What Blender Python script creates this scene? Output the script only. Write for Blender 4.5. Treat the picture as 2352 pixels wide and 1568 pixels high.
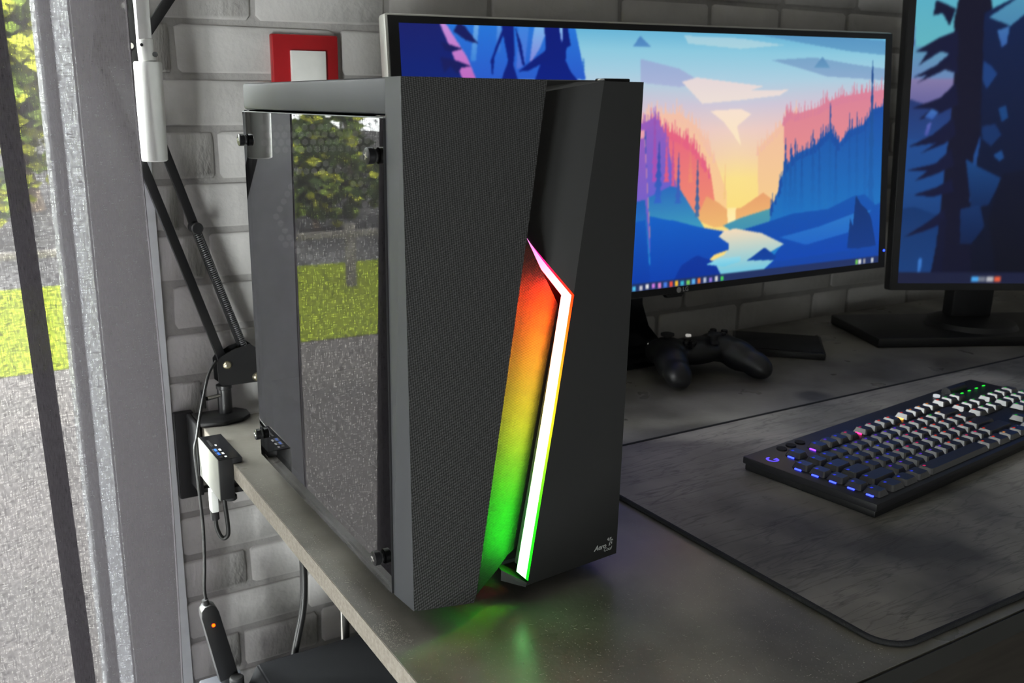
import bpy, bmesh, math, random
import numpy as np
from mathutils import Matrix, Vector

for _o in list(bpy.data.objects):
    bpy.data.objects.remove(_o)
SC = bpy.context.scene
COL = SC.collection
random.seed(7)

# ---------------------------------------------------------------- camera
YAW, PITCH, ROLL = 0.5201, -0.2563, 0.0030
CAM = Vector((-0.2694, -0.5502, 0.3764))
fwd = Vector((math.sin(YAW) * math.cos(PITCH), math.cos(YAW) * math.cos(PITCH), math.sin(PITCH)))
rgt = Vector((math.cos(YAW), -math.sin(YAW), 0))
upv = rgt.cross(fwd)
r2 = rgt * math.cos(ROLL) + upv * math.sin(ROLL)
u2 = upv * math.cos(ROLL) - rgt * math.sin(ROLL)
camd = bpy.data.cameras.new('camera')
cam = bpy.data.objects.new('camera', camd)
COL.objects.link(cam)
cam.matrix_world = Matrix(((r2.x, u2.x, -fwd.x, CAM.x), (r2.y, u2.y, -fwd.y, CAM.y), (r2.z, u2.z, -fwd.z, CAM.z), (0, 0, 0, 1)))
camd.sensor_width = 36
camd.sensor_fit = 'HORIZONTAL'
camd.lens = 2152.78 / 2352 * 36
camd.shift_x = 106.0 / 2352
camd.shift_y = 7.5 / 2352
camd.clip_start = 0.02
camd.clip_end = 200
camd.dof.use_dof = True
camd.dof.focus_distance = 0.80
camd.dof.aperture_fstop = 13
SC.camera = cam

# ---------------------------------------------------------------- world, sun, exposure
world = bpy.data.worlds.new('world')
SC.world = world
world.use_nodes = True
wn = world.node_tree
wn.nodes.clear()
wo = wn.nodes.new('ShaderNodeOutputWorld')
wb = wn.nodes.new('ShaderNodeBackground')
wb.inputs['Color'].default_value = (0.945, 0.95, 0.955, 1)
wb.inputs['Strength'].default_value = 58.0
wn.links.new(wb.outputs[0], wo.inputs[0])
sund = bpy.data.lights.new('sun', 'SUN')
sund.energy = 44.0
sund.angle = math.radians(1.0)
sund.color = (1.0, 0.95, 0.84)
sun = bpy.data.objects.new('sun', sund)
COL.objects.link(sun)
sun.rotation_euler = Vector((-0.35, 0.62, -0.72)).to_track_quat('-Z', 'Y').to_euler()   # from behind the house, never into the room
sun.location = (3, -4, 6)

def portal(name, loc, sx, sy, direction):
    ld = bpy.data.lights.new(name, 'AREA')
    ld.shape = 'RECTANGLE'
    ld.size, ld.size_y = sx, sy
    ld.cycles.is_portal = True
    lo = bpy.data.objects.new(name, ld)
    COL.objects.link(lo)
    lo.location = loc
    lo.rotation_euler = Vector(direction).to_track_quat('-Z', 'Y').to_euler()
    return lo

WX0, WX1, WZ0, WZ1 = -1.00, -0.138, -0.70, 1.66          # garden window in the back wall
LX, LY0, LY1, LZ0, LZ1 = -1.15, -1.30, -0.55, -0.60, 0.16  # added, unseen window in the left wall, kept low to favour the bricks
portal('window_daylight', ((WX0 + WX1) / 2, 0.66, (WZ0 + WZ1) / 2), WX1 - WX0, WZ1 - WZ0, (0, -1, 0))
portal('window_daylight', (LX - 0.02, (LY0 + LY1) / 2, (LZ0 + LZ1) / 2), LY1 - LY0, LZ1 - LZ0, (1, 0, 0))

SC.view_settings.view_transform = 'Standard'
SC.view_settings.look = 'None'
SC.view_settings.exposure = 0.0
SC.view_settings.gamma = 1.0
SC.view_settings.use_curve_mapping = False

# ---------------------------------------------------------------- helpers
def s2l(c):
    return tuple((x / 255 / 12.92) if x / 255 <= 0.04045 else ((x / 255 + 0.055) / 1.055) ** 2.4 for x in c)

MATS = {}
def nodes_of(m):
    nt = m.node_tree
    return nt, nt.nodes, nt.links, nt.nodes['Principled BSDF']

def mat(name, col, rough=0.5, metal=0.0, ior=1.5, emit=None, estr=0.0, noise=None, bump=None, rnoise=None, coat=0.0):
    """noise=(scale, second colour, contrast[, stretch]); bump=(scale, strength, distance)"""
    m = bpy.data.materials.new(name)
    m.use_nodes = True
    nt, N, L, p = nodes_of(m)
    p.inputs['Base Color'].default_value = (*col, 1)
    p.inputs['Roughness'].default_value = rough
    p.inputs['Metallic'].default_value = metal
    p.inputs['IOR'].default_value = ior
    p.inputs['Coat Weight'].default_value = coat
    if emit:
        p.inputs['Emission Color'].default_value = (*emit, 1)
        p.inputs['Emission Strength'].default_value = estr
    tc = N.new('ShaderNodeTexCoord')
    if noise is None and bump is None:
        noise = (60.0, tuple(min(1, c * 1.12 + 0.001) for c in col), 1.0)
    if noise:
        mp = N.new('ShaderNodeMapping')
        L.new(tc.outputs['Object'], mp.inputs[0])
        if len(noise) > 3:
            mp.inputs['Scale'].default_value = noise[3]
        t = N.new('ShaderNodeTexNoise')
        t.inputs['Scale'].default_value = noise[0]
        t.inputs['Detail'].default_value = 6
        L.new(mp.outputs[0], t.inputs['Vector'])
        r = N.new('ShaderNodeValToRGB')
        h = 0.5 / max(noise[2], 0.01)
        r.color_ramp.elements[0].position = max(0, 0.5 - h * 0.6)
        r.color_ramp.elements[1].position = min(1, 0.5 + h * 0.6)
        r.color_ramp.elements[0].color = (*col, 1)
        r.color_ramp.elements[1].color = (*noise[1], 1)
        L.new(t.outputs['Fac'], r.inputs[0])
        L.new(r.outputs[0], p.inputs['Base Color'])
    if bump:
        t2 = N.new('ShaderNodeTexNoise')
        t2.inputs['Scale'].default_value = bump[0]
        t2.inputs['Detail'].default_value = 5
        L.new(tc.outputs['Object'], t2.inputs['Vector'])
        b = N.new('ShaderNodeBump')
        b.inputs['Strength'].default_value = bump[1]
        b.inputs['Distance'].default_value = bump[2]
        L.new(t2.outputs['Fac'], b.inputs['Height'])
        L.new(b.outputs[0], p.inputs['Normal'])
    if rnoise:
        t3 = N.new('ShaderNodeTexNoise')
        t3.inputs['Scale'].default_value = rnoise[0]
        t3.inputs['Detail'].default_value = 6
        L.new(tc.outputs['Object'], t3.inputs['Vector'])
        mr = N.new('ShaderNodeMapRange')
        mr.inputs['From Min'].default_value = 0.3
        mr.inputs['From Max'].default_value = 0.7
        mr.inputs['To Min'].default_value = rnoise[1]
        mr.inputs['To Max'].default_value = rnoise[2]
        L.new(t3.outputs['Fac'], mr.inputs['Value'])
        L.new(mr.outputs[0], p.inputs['Roughness'])
    MATS[name] = m
    return m

ORG = {}      # things whose vertices are written in world coordinates
def link(o, parent=None):
    COL.objects.link(o)
    if parent is not None:
        o.parent = parent
        if parent.name in ORG:
            ORG[o.name] = ORG[parent.name]
    return o

def thing(name, label, cat, loc=(0, 0, 0), rotz=0.0, group=None, worldspace=True):
    o = bpy.data.objects.new(name, None)
    o.empty_display_size = 0.02
    COL.objects.link(o)
    o.location = loc
    o.rotation_euler = (0, 0, rotz)
    if worldspace and rotz == 0:
        ORG[o.name] = Vector(loc)
    tag(o, label, cat, group)
    return o

def tag(o, label=None, cat=None, group=None, kind=None):
    if label: o['label'] = label
    if cat: o['category'] = cat
    if group: o['group'] = group
    if kind: o['kind'] = kind
    return o

def from_bm(name, bm, m, parent=None, smooth=False, angle=None):
    me = bpy.data.meshes.new(name)
    bmesh.ops.recalc_face_normals(bm, faces=bm.faces)
    bm.to_mesh(me)
    bm.free()
    o = bpy.data.objects.new(name, me)
    for mm in (m if isinstance(m, (list, tuple)) else [m]):
        me.materials.append(mm)
    link(o, parent)
    if o.name in ORG:
        me.transform(Matrix.Translation(-ORG[o.name]))
    if smooth:
        for p in me.polygons:
            p.use_smooth = True
        if angle:
            me.set_sharp_from_angle(angle=math.radians(angle))
    return o

def bm_box(bm, x0, x1, y0, y1, z0, z1, M=None):
    vs = [bm.verts.new((x, y, z)) for z in (z0, z1) for y in (y0, y1) for x in (x0, x1)]
    if M is not None:
        for v in vs: v.co = M @ v.co
    for f in ((0, 1, 3, 2), (4, 6, 7, 5), (0, 4, 5, 1), (2, 3, 7, 6), (0, 2, 6, 4), (1, 5, 7, 3)):
        bm.faces.new([vs[i] for i in f])
    return vs

def box(name, x0, x1, y0, y1, z0, z1, m, parent=None, bevel=0.0, seg=2, M=None):
    bm = bmesh.new()
    bm_box(bm, x0, x1, y0, y1, z0, z1, M)
    if bevel:
        bmesh.ops.bevel(bm, geom=bm.edges[:], offset=bevel, segments=seg, affect='EDGES', profile=0.5)
    return from_bm(name, bm, m, parent, smooth=bevel > 0, angle=40 if bevel else None)

def frame_of(d):
    d = Vector(d).normalized()
    a = Vector((0, 0, 1)) if abs(d.z) < 0.9 else Vector((1, 0, 0))
    u = d.cross(a).normalized()
    return u, d.cross(u).normalized()

def bm_rings(bm, rings, caps=True, closed=False):
    vr = [[bm.verts.new(p) for p in r] for r in rings]
    n = len(vr[0])
    for a, b in zip(vr, vr[1:] + ([vr[0]] if closed else [])):
        for i in range(n):
            bm.faces.new((a[i], a[(i + 1) % n], b[(i + 1) % n], b[i]))
    if caps and not closed:
        bm.faces.new(vr[0][::-1])
        bm.faces.new(vr[-1])
    return vr

def cyl_rings(p0, p1, prof, seg=20):
    """prof = [(t along p0->p1, radius)]"""
    p0, p1 = Vector(p0), Vector(p1)
    u, v = frame_of(p1 - p0)
    return [[p0.lerp(p1, t) + (u * math.cos(2 * math.pi * k / seg) + v * math.sin(2 * math.pi * k / seg)) * r for k in range(seg)] for t, r in prof]

def cyl(name, p0, p1, r, m, parent=None, seg=20, prof=None, bev=0.0):
    bm = bmesh.new()
    if prof is None:
        Ln = (Vector(p1) - Vector(p0)).length
        b = min(bev, Ln / 3) / Ln if bev else 0
        prof = [(0, r), (1, r)] if not bev else [(0, r - bev), (b, r), (1 - b, r), (1, r - bev)]
    bm_rings(bm, cyl_rings(p0, p1, prof, seg))
    return from_bm(name, bm, m, parent, smooth=True, angle=35)

def smooth_path(pts, n=8):
    pts = [Vector(p) for p in pts]
    out = []
    for i in range(len(pts) - 1):
        a, b, c, d = pts[max(i - 1, 0)], pts[i], pts[i + 1], pts[min(i + 2, len(pts) - 1)]
        for k in range(n):
            t = k / n
            out.append(0.5 * ((2 * b) + (c - a) * t + (2 * a - 5 * b + 4 * c - d) * t * t + (3 * b - a - 3 * c + d) * t ** 3))
    out.append(pts[-1])
    return out

def tube(name, pts, r, m, parent=None, seg=8, n=8, path=None):
    P = path if path is not None else smooth_path(pts, n)
    bm = bmesh.new()
    rings = []
    u = None
    for i, p in enumerate(P):
        d = (P[min(i + 1, len(P) - 1)] - P[max(i - 1, 0)]).normalized()
        if u is None:
            u, v = frame_of(d)
        else:
            u = (u - d * u.dot(d)).normalized()
        v = d.cross(u)
        rings.append([p + (u * math.cos(2 * math.pi * k / seg) + v * math.sin(2 * math.pi * k / seg)) * r for k in range(seg)])
    bm_rings(bm, rings)
    return from_bm(name, bm, m, parent, smooth=True, angle=60)

def prism(name, poly, axis, a0, a1, m, parent=None, bevel=0.0, M=None, smooth=False):
    """poly: 2-D outline; axis: 'x','y','z' extrusion axis from a0 to a1"""
    def P(p, a):
        q = {'x': (a, p[0], p[1]), 'y': (p[0], a, p[1]), 'z': (p[0], p[1], a)}[axis]
        return (M @ Vector(q)) if M is not None else q
    bm = bmesh.new()
    bm_rings(bm, [[P(p, a0) for p in poly], [P(p, a1) for p in poly]])
    if bevel:
        bmesh.ops.bevel(bm, geom=bm.edges[:], offset=bevel, segments=2, affect='EDGES', profile=0.5)
    return from_bm(name, bm, m, parent, smooth=bevel > 0 or smooth, angle=40)

def polys(name, faces, m, parent=None, idx=None):
    """faces: list of vertex-coordinate lists; shared positions are welded"""
    bm = bmesh.new()
    for k, f in enumerate(faces):
        fc = bm.faces.new([bm.verts.new(p) for p in f])
        if idx: fc.material_index = idx[k]
    bmesh.ops.remove_doubles(bm, verts=bm.verts, dist=1e-5)
    return from_bm(name, bm, m, parent)

def text_mesh(name, body, size, m, parent, M, shear=0.0, extrude=0.0001, bold=0.0, space=1.0):
    cu = bpy.data.curves.new(name, 'FONT')
    cu.body = body
    cu.size = size
    cu.shear = shear
    cu.extrude = extrude
    cu.offset = bold
    cu.space_character = space
    cu.align_x = 'CENTER'
    cu.align_y = 'CENTER'
    cu.resolution_u = 3
    tmp = bpy.data.objects.new('tmp_text', cu)
    COL.objects.link(tmp)
    me = bpy.data.meshes.new_from_object(tmp.evaluated_get(bpy.context.evaluated_depsgraph_get()))
    bpy.data.objects.remove(tmp)
    me.transform(M)
    me.materials.clear()
    me.materials.append(m)
    o = bpy.data.objects.new(name, me)
    link(o, parent)
    if o.name in ORG:
        me.transform(Matrix.Translation(-ORG[o.name]))
    return o

def basis(o, x, y, z):
    x, y, z = Vector(x), Vector(y), Vector(z)
    return Matrix(((x.x, y.x, z.x, o[0]), (x.y, y.y, z.y, o[1]), (x.z, y.z, z.z, o[2]), (0, 0, 0, 1)))

def copy_tree(o, parent=None):
    c = o.copy()
    COL.objects.link(c)
    c.parent = parent
    for ch in o.children:
        copy_tree(ch, c)
    return c

# ---------------------------------------------------------------- materials
M_BRICK = mat('painted_brick', (0.60, 0.585, 0.57), 0.75, noise=(16.0, (0.48, 0.47, 0.455), 1.3), bump=(70.0, 0.5, 0.004))
M_MORTAR = mat('mortar', (0.42, 0.405, 0.39), 0.9, noise=(40.0, (0.34, 0.33, 0.32), 1.2), bump=(150.0, 0.5, 0.003))
M_TRIM = mat('grey_painted_trim', (0.76, 0.79, 0.81), 0.45)
M_REVEAL = mat('grey_reveal_lining', (0.27, 0.28, 0.305), 0.6)
M_PVC = mat('white_pvc', (0.86, 0.88, 0.90), 0.3)
M_PLASTER = mat('room_plaster', (0.30, 0.29, 0.28), 0.85)
M_CEIL = mat('ceiling_paint', (0.42, 0.41, 0.39), 0.9)
M_FLOOR = mat('dark_floor_boards', (0.10, 0.085, 0.07), 0.5, noise=(6.0, (0.06, 0.05, 0.04), 1.2, (1, 12, 1)))
M_BLACK = mat('black_plastic', (0.012, 0.012, 0.013), 0.42)
M_BLACKGLOSS = mat('black_gloss_plastic', (0.008, 0.008, 0.009), 0.16)
M_BLACKMETAL = mat('black_coated_metal', (0.012, 0.012, 0.013), 0.38, ior=1.55)
M_RUBBER = mat('black_rubber', (0.014, 0.014, 0.015), 0.75)
M_CHROME = mat('chrome', (0.75, 0.74, 0.70), 0.22, 1.0)
M_BRASS = mat('brassy_bolt', (0.72, 0.66, 0.48), 0.28, 1.0)
M_STEEL = mat('black_powder_coated_steel', (0.026, 0.028, 0.032), 0.46, ior=1.6, bump=(1800.0, 0.12, 0.0004))
M_MATTE = mat('matte_black_front', (0.011, 0.011, 0.011), 0.62, bump=(2200.0, 0.1, 0.0003))
M_SILVER = mat('silver_aluminium', (0.60, 0.60, 0.56), 0.42, 0.55)
M_SLEEVE = mat('brushed_hub_sleeve', (0.20, 0.203, 0.185), 0.5)
M_WHITEPAINT = mat('white_enamel', (0.78, 0.79, 0.76), 0.35)
M_RED = mat('red_switch_plate', (0.34, 0.008, 0.012), 0.35)
M_SWITCH = mat('white_rocker', (0.74, 0.74, 0.71), 0.3)
M_SCREW = mat('black_screw', (0.010, 0.010, 0.011), 0.3, 0.4)
M_CABLE = mat('black_cable', (0.012, 0.012, 0.012), 0.4)
M_KEYCAP = mat('keycap_plastic', (0.032, 0.032, 0.036), 0.28, ior=2.0)
M_KBPLATE = mat('keyboard_brushed_plate', (0.022, 0.022, 0.025), 0.40, 0.3, noise=(40.0, (0.035, 0.035, 0.04), 1.0, (1, 30, 30)))
M_BLUEPORT = mat('blue_usb_tongue', (0.03, 0.16, 0.75), 0.35)

def emissive(name, col, s):
    return mat(name, tuple(c * 0.1 for c in col), 0.4, emit=col, estr=s)
M_LEDRED = emissive('red_led', (1.0, 0.03, 0.0), 14.0)
M_LEDBLUE = emissive('blue_led', (0.02, 0.06, 1.0), 6.0)

# desk laminate: worn dark grey with pale rubbed patches
def desk_material():
    m = bpy.data.materials.new('worn_dark_desk_laminate')
    m.use_nodes = True
    nt, N, L, p = nodes_of(m)
    tc = N.new('ShaderNodeTexCoord')
    def noise(sc, det, dist=0.0):
        t = N.new('ShaderNodeTexNoise')
        t.inputs['Scale'].default_value = sc
        t.inputs['Detail'].default_value = det
        t.inputs['Distortion'].default_value = dist
        L.new(tc.outputs['Object'], t.inputs['Vector'])
        return t
    a = noise(9.0, 10, 0.0)
    r = N.new('ShaderNodeValToRGB')
    r.color_ramp.elements[0].position, r.color_ramp.elements[1].position = 0.36, 0.66
    r.color_ramp.elements[0].color = (0.120, 0.112, 0.096, 1)
    r.color_ramp.elements[1].color = (0.285, 0.270, 0.238, 1)
    L.new(a.outputs['Fac'], r.inputs[0])
    b = noise(700.0, 3)
    r2_ = N.new('ShaderNodeValToRGB')
    r2_.color_ramp.elements[0].position, r2_.color_ramp.elements[1].position = 0.66, 0.74
    r2_.color_ramp.elements[0].color = (0, 0, 0, 1)
    r2_.color_ramp.elements[1].color = (0.16, 0.155, 0.14, 1)
    L.new(b.outputs['Fac'], r2_.inputs[0])
    mx = N.new('ShaderNodeMixRGB')
    mx.blend_type = 'ADD'
    mx.inputs[0].default_value = 1.0
    L.new(r.outputs[0], mx.inputs[1])
    L.new(r2_.outputs[0], mx.inputs[2])
    # one dark oval stain on the right-hand half of the board
    d = N.new('ShaderNodeVectorMath')
    d.operation = 'DISTANCE'
    mp = N.new('ShaderNodeMapping')
    L.new(tc.outputs['Object'], mp.inputs[0])
    d.inputs[1].default_value = (-0.088, 0.062, 0.73)
    L.new(tc.outputs['Object'], d.inputs[0])
    st = N.new('ShaderNodeMapRange')
    st.inputs['From Min'].default_value, st.inputs['From Max'].default_value = 0.016, 0.030
    st.inputs['To Min'].default_value, st.inputs['To Max'].default_value = 0.45, 1.0
    L.new(d.outputs['Value'], st.inputs['Value'])
    mu = N.new('ShaderNodeMixRGB')
    mu.blend_type = 'MULTIPLY'
    mu.inputs[0].default_value = 1.0
    L.new(mx.outputs[0], mu.inputs[1])
    L.new(st.outputs[0], mu.inputs[2])
    L.new(mu.outputs[0], p.inputs['Base Color'])
    c = noise(14.0, 7)
    mr = N.new('ShaderNodeMapRange')
    mr.inputs['From Min'].default_value, mr.inputs['From Max'].default_value = 0.3, 0.7
    mr.inputs['To Min'].default_value, mr.inputs['To Max'].default_value = 0.25, 0.42
    L.new(c.outputs['Fac'], mr.inputs['Value'])
    L.new(mr.outputs[0], p.inputs['Roughness'])
    bp = N.new('ShaderNodeBump')
    bp.inputs['Strength'].default_value = 0.25
    bp.inputs['Distance'].default_value = 0.0006
    e = noise(220.0, 5)
    L.new(e.outputs['Fac'], bp.inputs['Height'])
    L.new(bp.outputs[0], p.inputs['Normal'])
    p.inputs['IOR'].default_value = 1.5
    return m
M_DESK = desk_material()
M_CHIP = mat('raw_chipboard_edge', (0.26, 0.235, 0.20), 0.85, noise=(260.0, (0.18, 0.155, 0.125), 1.4), bump=(500.0, 0.6, 0.002))
M_BAND = mat('black_edge_band', (0.015, 0.015, 0.014), 0.5)

# desk mat print: mottled grey slate with dark scratches
def mat_material():
    m = bpy.data.materials.new('slate_print_cloth')
    m.use_nodes = True
    nt, N, L, p = nodes_of(m)
    tc = N.new('ShaderNodeTexCoord')
    a = N.new('ShaderNodeTexNoise')
    a.inputs['Scale'].default_value, a.inputs['Detail'].default_value = 4.5, 9
    L.new(tc.outputs['Object'], a.inputs['Vector'])
    r = N.new('ShaderNodeValToRGB')
    r.color_ramp.elements[0].position, r.color_ramp.elements[1].position = 0.36, 0.66
    r.color_ramp.elements[0].color = (0.075, 0.071, 0.064, 1)
    r.color_ramp.elements[1].color = (0.46, 0.435, 0.39, 1)
    L.new(a.outputs['Fac'], r.inputs[0])
    prev = r.outputs[0]
    for k, (rot, sx, sy, w) in enumerate(((0.5, 3, 26, 0.016), (-0.7, 4, 34, 0.013), (1.3, 3, 22, 0.014))):
        mp = N.new('ShaderNodeMapping')
        mp.inputs['Rotation'].default_value = (0, 0, rot)
        mp.inputs['Scale'].default_value = (sx, sy, 1)
        L.new(tc.outputs['Object'], mp.inputs[0])
        t = N.new('ShaderNodeTexNoise')
        t.inputs['Scale'].default_value, t.inputs['Detail'].default_value, t.inputs['Distortion'].default_value = 1.6, 4, 0.5
        L.new(mp.outputs[0], t.inputs['Vector'])
        s = N.new('ShaderNodeMath'); s.operation = 'SUBTRACT'; s.inputs[1].default_value = 0.5 + 0.03 * k
        ab = N.new('ShaderNodeMath'); ab.operation = 'ABSOLUTE'
        L.new(t.outputs['Fac'], s.inputs[0]); L.new(s.outputs[0], ab.inputs[0])
        mr = N.new('ShaderNodeMapRange')
        mr.inputs['From Min'].default_value, mr.inputs['From Max'].default_value = 0.002, w
        mr.inputs['To Min'].default_value, mr.inputs['To Max'].default_value = 0.45, 1.0
        L.new(ab.outputs[0], mr.inputs['Value'])
        mu = N.new('ShaderNodeMixRGB'); mu.blend_type = 'MULTIPLY'; mu.inputs[0].default_value = 0.5
        L.new(prev, mu.inputs[1]); L.new(mr.outputs[0], mu.inputs[2])
        prev = mu.outputs[0]
    L.new(prev, p.inputs['Base Color'])
    p.inputs['Roughness'].default_value = 0.55
    b = N.new('ShaderNodeBump'); b.inputs['Strength'].default_value = 0.2; b.inputs['Distance'].default_value = 0.0004
    w2 = N.new('ShaderNodeTexNoise'); w2.inputs['Scale'].default_value = 1500
    L.new(tc.outputs['Object'], w2.inputs['Vector']); L.new(w2.outputs['Fac'], b.inputs['Height'])
    L.new(b.outputs[0], p.inputs['Normal'])
    return m
M_MAT = mat_material()

# carbon-weave plastic: slanting rows of little raised cells
def carbon_material():
    m = bpy.data.materials.new('carbon_weave_plastic')
    m.use_nodes = True
    nt, N, L, p = nodes_of(m)
    tc = N.new('ShaderNodeTexCoord')
    sp = N.new('ShaderNodeSeparateXYZ')
    L.new(tc.outputs['Object'], sp.inputs[0])
    def math_(op, a, b=None):
        n = N.new('ShaderNodeMath'); n.operation = op
        for k, v in enumerate((a, b)):
            if v is None: continue
            if isinstance(v, (int, float)): n.inputs[k].default_value = v
            else: L.new(v, n.inputs[k])
        return n.outputs[0]
    xy = math_('ADD', sp.outputs['X'], math_('MULTIPLY', sp.outputs['Y'], 0.9))
    k1 = 2 * math.pi / 0.0026
    k2 = 2 * math.pi / 0.0019
    # rows rise to the right; cells alternate along the row
    a = math_('SINE', math_('MULTIPLY', math_('SUBTRACT', sp.outputs['Z'], math_('MULTIPLY', xy, 0.75)), k1))
    b = math_('SINE', math_('MULTIPLY', math_('ADD', math_('MULTIPLY', sp.outputs['Z'], 0.85), xy), k2))
    h = math_('MULTIPLY', math_('ADD', a, math_('MULTIPLY', math_('MULTIPLY', a, b), 0.8)), 0.5)
    bp = N.new('ShaderNodeBump')
    bp.inputs['Strength'].default_value = 0.6
    bp.inputs['Distance'].default_value = 0.0005
    L.new(h, bp.inputs['Height'])
    L.new(bp.outputs[0], p.inputs['Normal'])
    cr = N.new('ShaderNodeMapRange')
    cr.inputs['From Min'].default_value, cr.inputs['From Max'].default_value = -0.8, 0.8
    cr.inputs['To Min'].default_value, cr.inputs['To Max'].default_value = 0.009, 0.015
    L.new(h, cr.inputs['Value'])
    L.new(cr.outputs[0], p.inputs['Base Color'])
    p.inputs['Roughness'].default_value = 0.58
    p.inputs['IOR'].default_value = 1.4
    return m
M_CARBON = carbon_material()

def glass_panel_material():
    m = bpy.data.materials.new('dark_tinted_side_window')
    m.use_nodes = True
    nt, N, L, p = nodes_of(m)
    N.remove(p)
    out = N['Material Output']
    tr = N.new('ShaderNodeBsdfTransparent')
    tn = N.new('ShaderNodeTexNoise'); tn.inputs['Scale'].default_value = 30
    tcr = N.new('ShaderNodeValToRGB')
    tcr.color_ramp.elements[0].color = (0.15, 0.15, 0.155, 1); tcr.color_ramp.elements[1].color = (0.18, 0.18, 0.185, 1)
    L.new(tn.outputs['Fac'], tcr.inputs[0]); L.new(tcr.outputs[0], tr.inputs[0])
    gl = N.new('ShaderNodeBsdfGlossy')
    gl.inputs['Roughness'].default_value = 0.0
    fr = N.new('ShaderNodeFresnel')
    fr.inputs['IOR'].default_value = 3.0
    mx = N.new('ShaderNodeMixShader')
    L.new(fr.outputs[0], mx.inputs[0]); L.new(tr.outputs[0], mx.inputs[1]); L.new(gl.outputs[0], mx.inputs[2])
    L.new(mx.outputs[0], out.inputs[0])
    return m
M_SIDEGLASS = glass_panel_material()

def clear_glass_material():
    m = bpy.data.materials.new('window_glass')
    m.use_nodes = True
    nt, N, L, p = nodes_of(m)
    N.remove(p)
    tr = N.new('ShaderNodeBsdfTransparent'); tr.inputs[0].default_value = (0.94, 0.96, 0.95, 1)
    gl = N.new('ShaderNodeBsdfGlossy'); gl.inputs['Roughness'].default_value = 0.0
    mx = N.new('ShaderNodeMixShader'); mx.inputs[0].default_value = 0.05
    L.new(tr.outputs[0], mx.inputs[1]); L.new(gl.outputs[0], mx.inputs[2])
    L.new(mx.outputs[0], N['Material Output'].inputs[0])
    return m
M_GLASS = clear_glass_material()

def curtain_material():
    m = bpy.data.materials.new('sheer_grey_linen')
    m.use_nodes = True
    nt, N, L, p = nodes_of(m)
    N.remove(p)
    uv = N.new('ShaderNodeUVMap'); uv.uv_map = 'cloth'
    def thread(sx, sy):
        mp = N.new('ShaderNodeMapping')
        mp.inputs['Scale'].default_value = (sx, sy, 1)
        L.new(uv.outputs[0], mp.inputs[0])
        t = N.new('ShaderNodeTexNoise'); t.inputs['Scale'].default_value = 1.0; t.inputs['Detail'].default_value = 2
        L.new(mp.outputs[0], t.inputs['Vector'])
        return t.outputs['Fac']
    a, b = thread(760, 110), thread(130, 700)
    ad = N.new('ShaderNodeMath'); ad.operation = 'ADD'
    L.new(a, ad.inputs[0]); L.new(b, ad.inputs[1])
    mr = N.new('ShaderNodeMapRange')
    mr.inputs['From Min'].default_value, mr.inputs['From Max'].default_value = 0.72, 1.28
    mr.inputs['To Min'].default_value, mr.inputs['To Max'].default_value = 0.82, 0.985
    L.new(ad.outputs[0], mr.inputs['Value'])
    tr = N.new('ShaderNodeBsdfTransparent'); tr.inputs[0].default_value = (1, 1, 1, 1)
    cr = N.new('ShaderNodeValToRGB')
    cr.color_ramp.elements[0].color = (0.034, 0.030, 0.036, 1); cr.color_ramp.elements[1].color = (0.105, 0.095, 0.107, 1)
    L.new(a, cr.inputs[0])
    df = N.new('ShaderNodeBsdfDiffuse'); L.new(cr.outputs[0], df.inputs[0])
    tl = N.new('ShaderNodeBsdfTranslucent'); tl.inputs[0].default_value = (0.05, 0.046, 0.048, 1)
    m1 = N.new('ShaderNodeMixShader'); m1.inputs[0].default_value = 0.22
    L.new(df.outputs[0], m1.inputs[1]); L.new(tl.outputs[0], m1.inputs[2])
    m2 = N.new('ShaderNodeMixShader')
    L.new(mr.outputs[0], m2.inputs[0]); L.new(tr.outputs[0], m2.inputs[1]); L.new(m1.outputs[0], m2.inputs[2])
    L.new(m2.outputs[0], N['Material Output'].inputs[0])
    return m
M_CURTAIN = curtain_material()

def attr_emission(name, strength, rough=0.3):
    m = bpy.data.materials.new(name)
    m.use_nodes = True
    nt, N, L, p = nodes_of(m)
    at = N.new('ShaderNodeAttribute')
    at.attribute_name = 'picture'
    p.inputs['Base Color'].default_value = (0.004, 0.004, 0.004, 1)
    p.inputs['Roughness'].default_value = rough
    L.new(at.outputs['Color'], p.inputs['Emission Color'])
    p.inputs['Emission Strength'].default_value = strength
    return m

# ================================================================ THE SETTING
YW = 0.5717            # face of the bricks
ZF = -0.73             # floor (desk top is z = 0)
RX0, RX1, RY0, RZ1 = -1.15, 3.00, -2.40, 1.75
XB = -0.042            # where the brickwork ends beside the window

def struct(o):
    o['kind'] = 'structure'
    return o

struct(box('floor', RX0 - 0.1, RX1 + 0.1, RY0 - 0.1, 0.80, ZF - 0.05, ZF, M_FLOOR))
struct(box('ceiling', RX0 - 0.1, RX1 + 0.1, RY0 - 0.1, 0.80, RZ1, RZ1 + 0.06, M_CEIL))
struct(box('wall_right', RX1, RX1 + 0.1, RY0 - 0.1, 0.80, ZF, RZ1, M_PLASTER))
struct(box('wall_front', RX0, RX1, RY0 - 0.1, RY0, ZF, RZ1, M_PLASTER))
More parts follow.
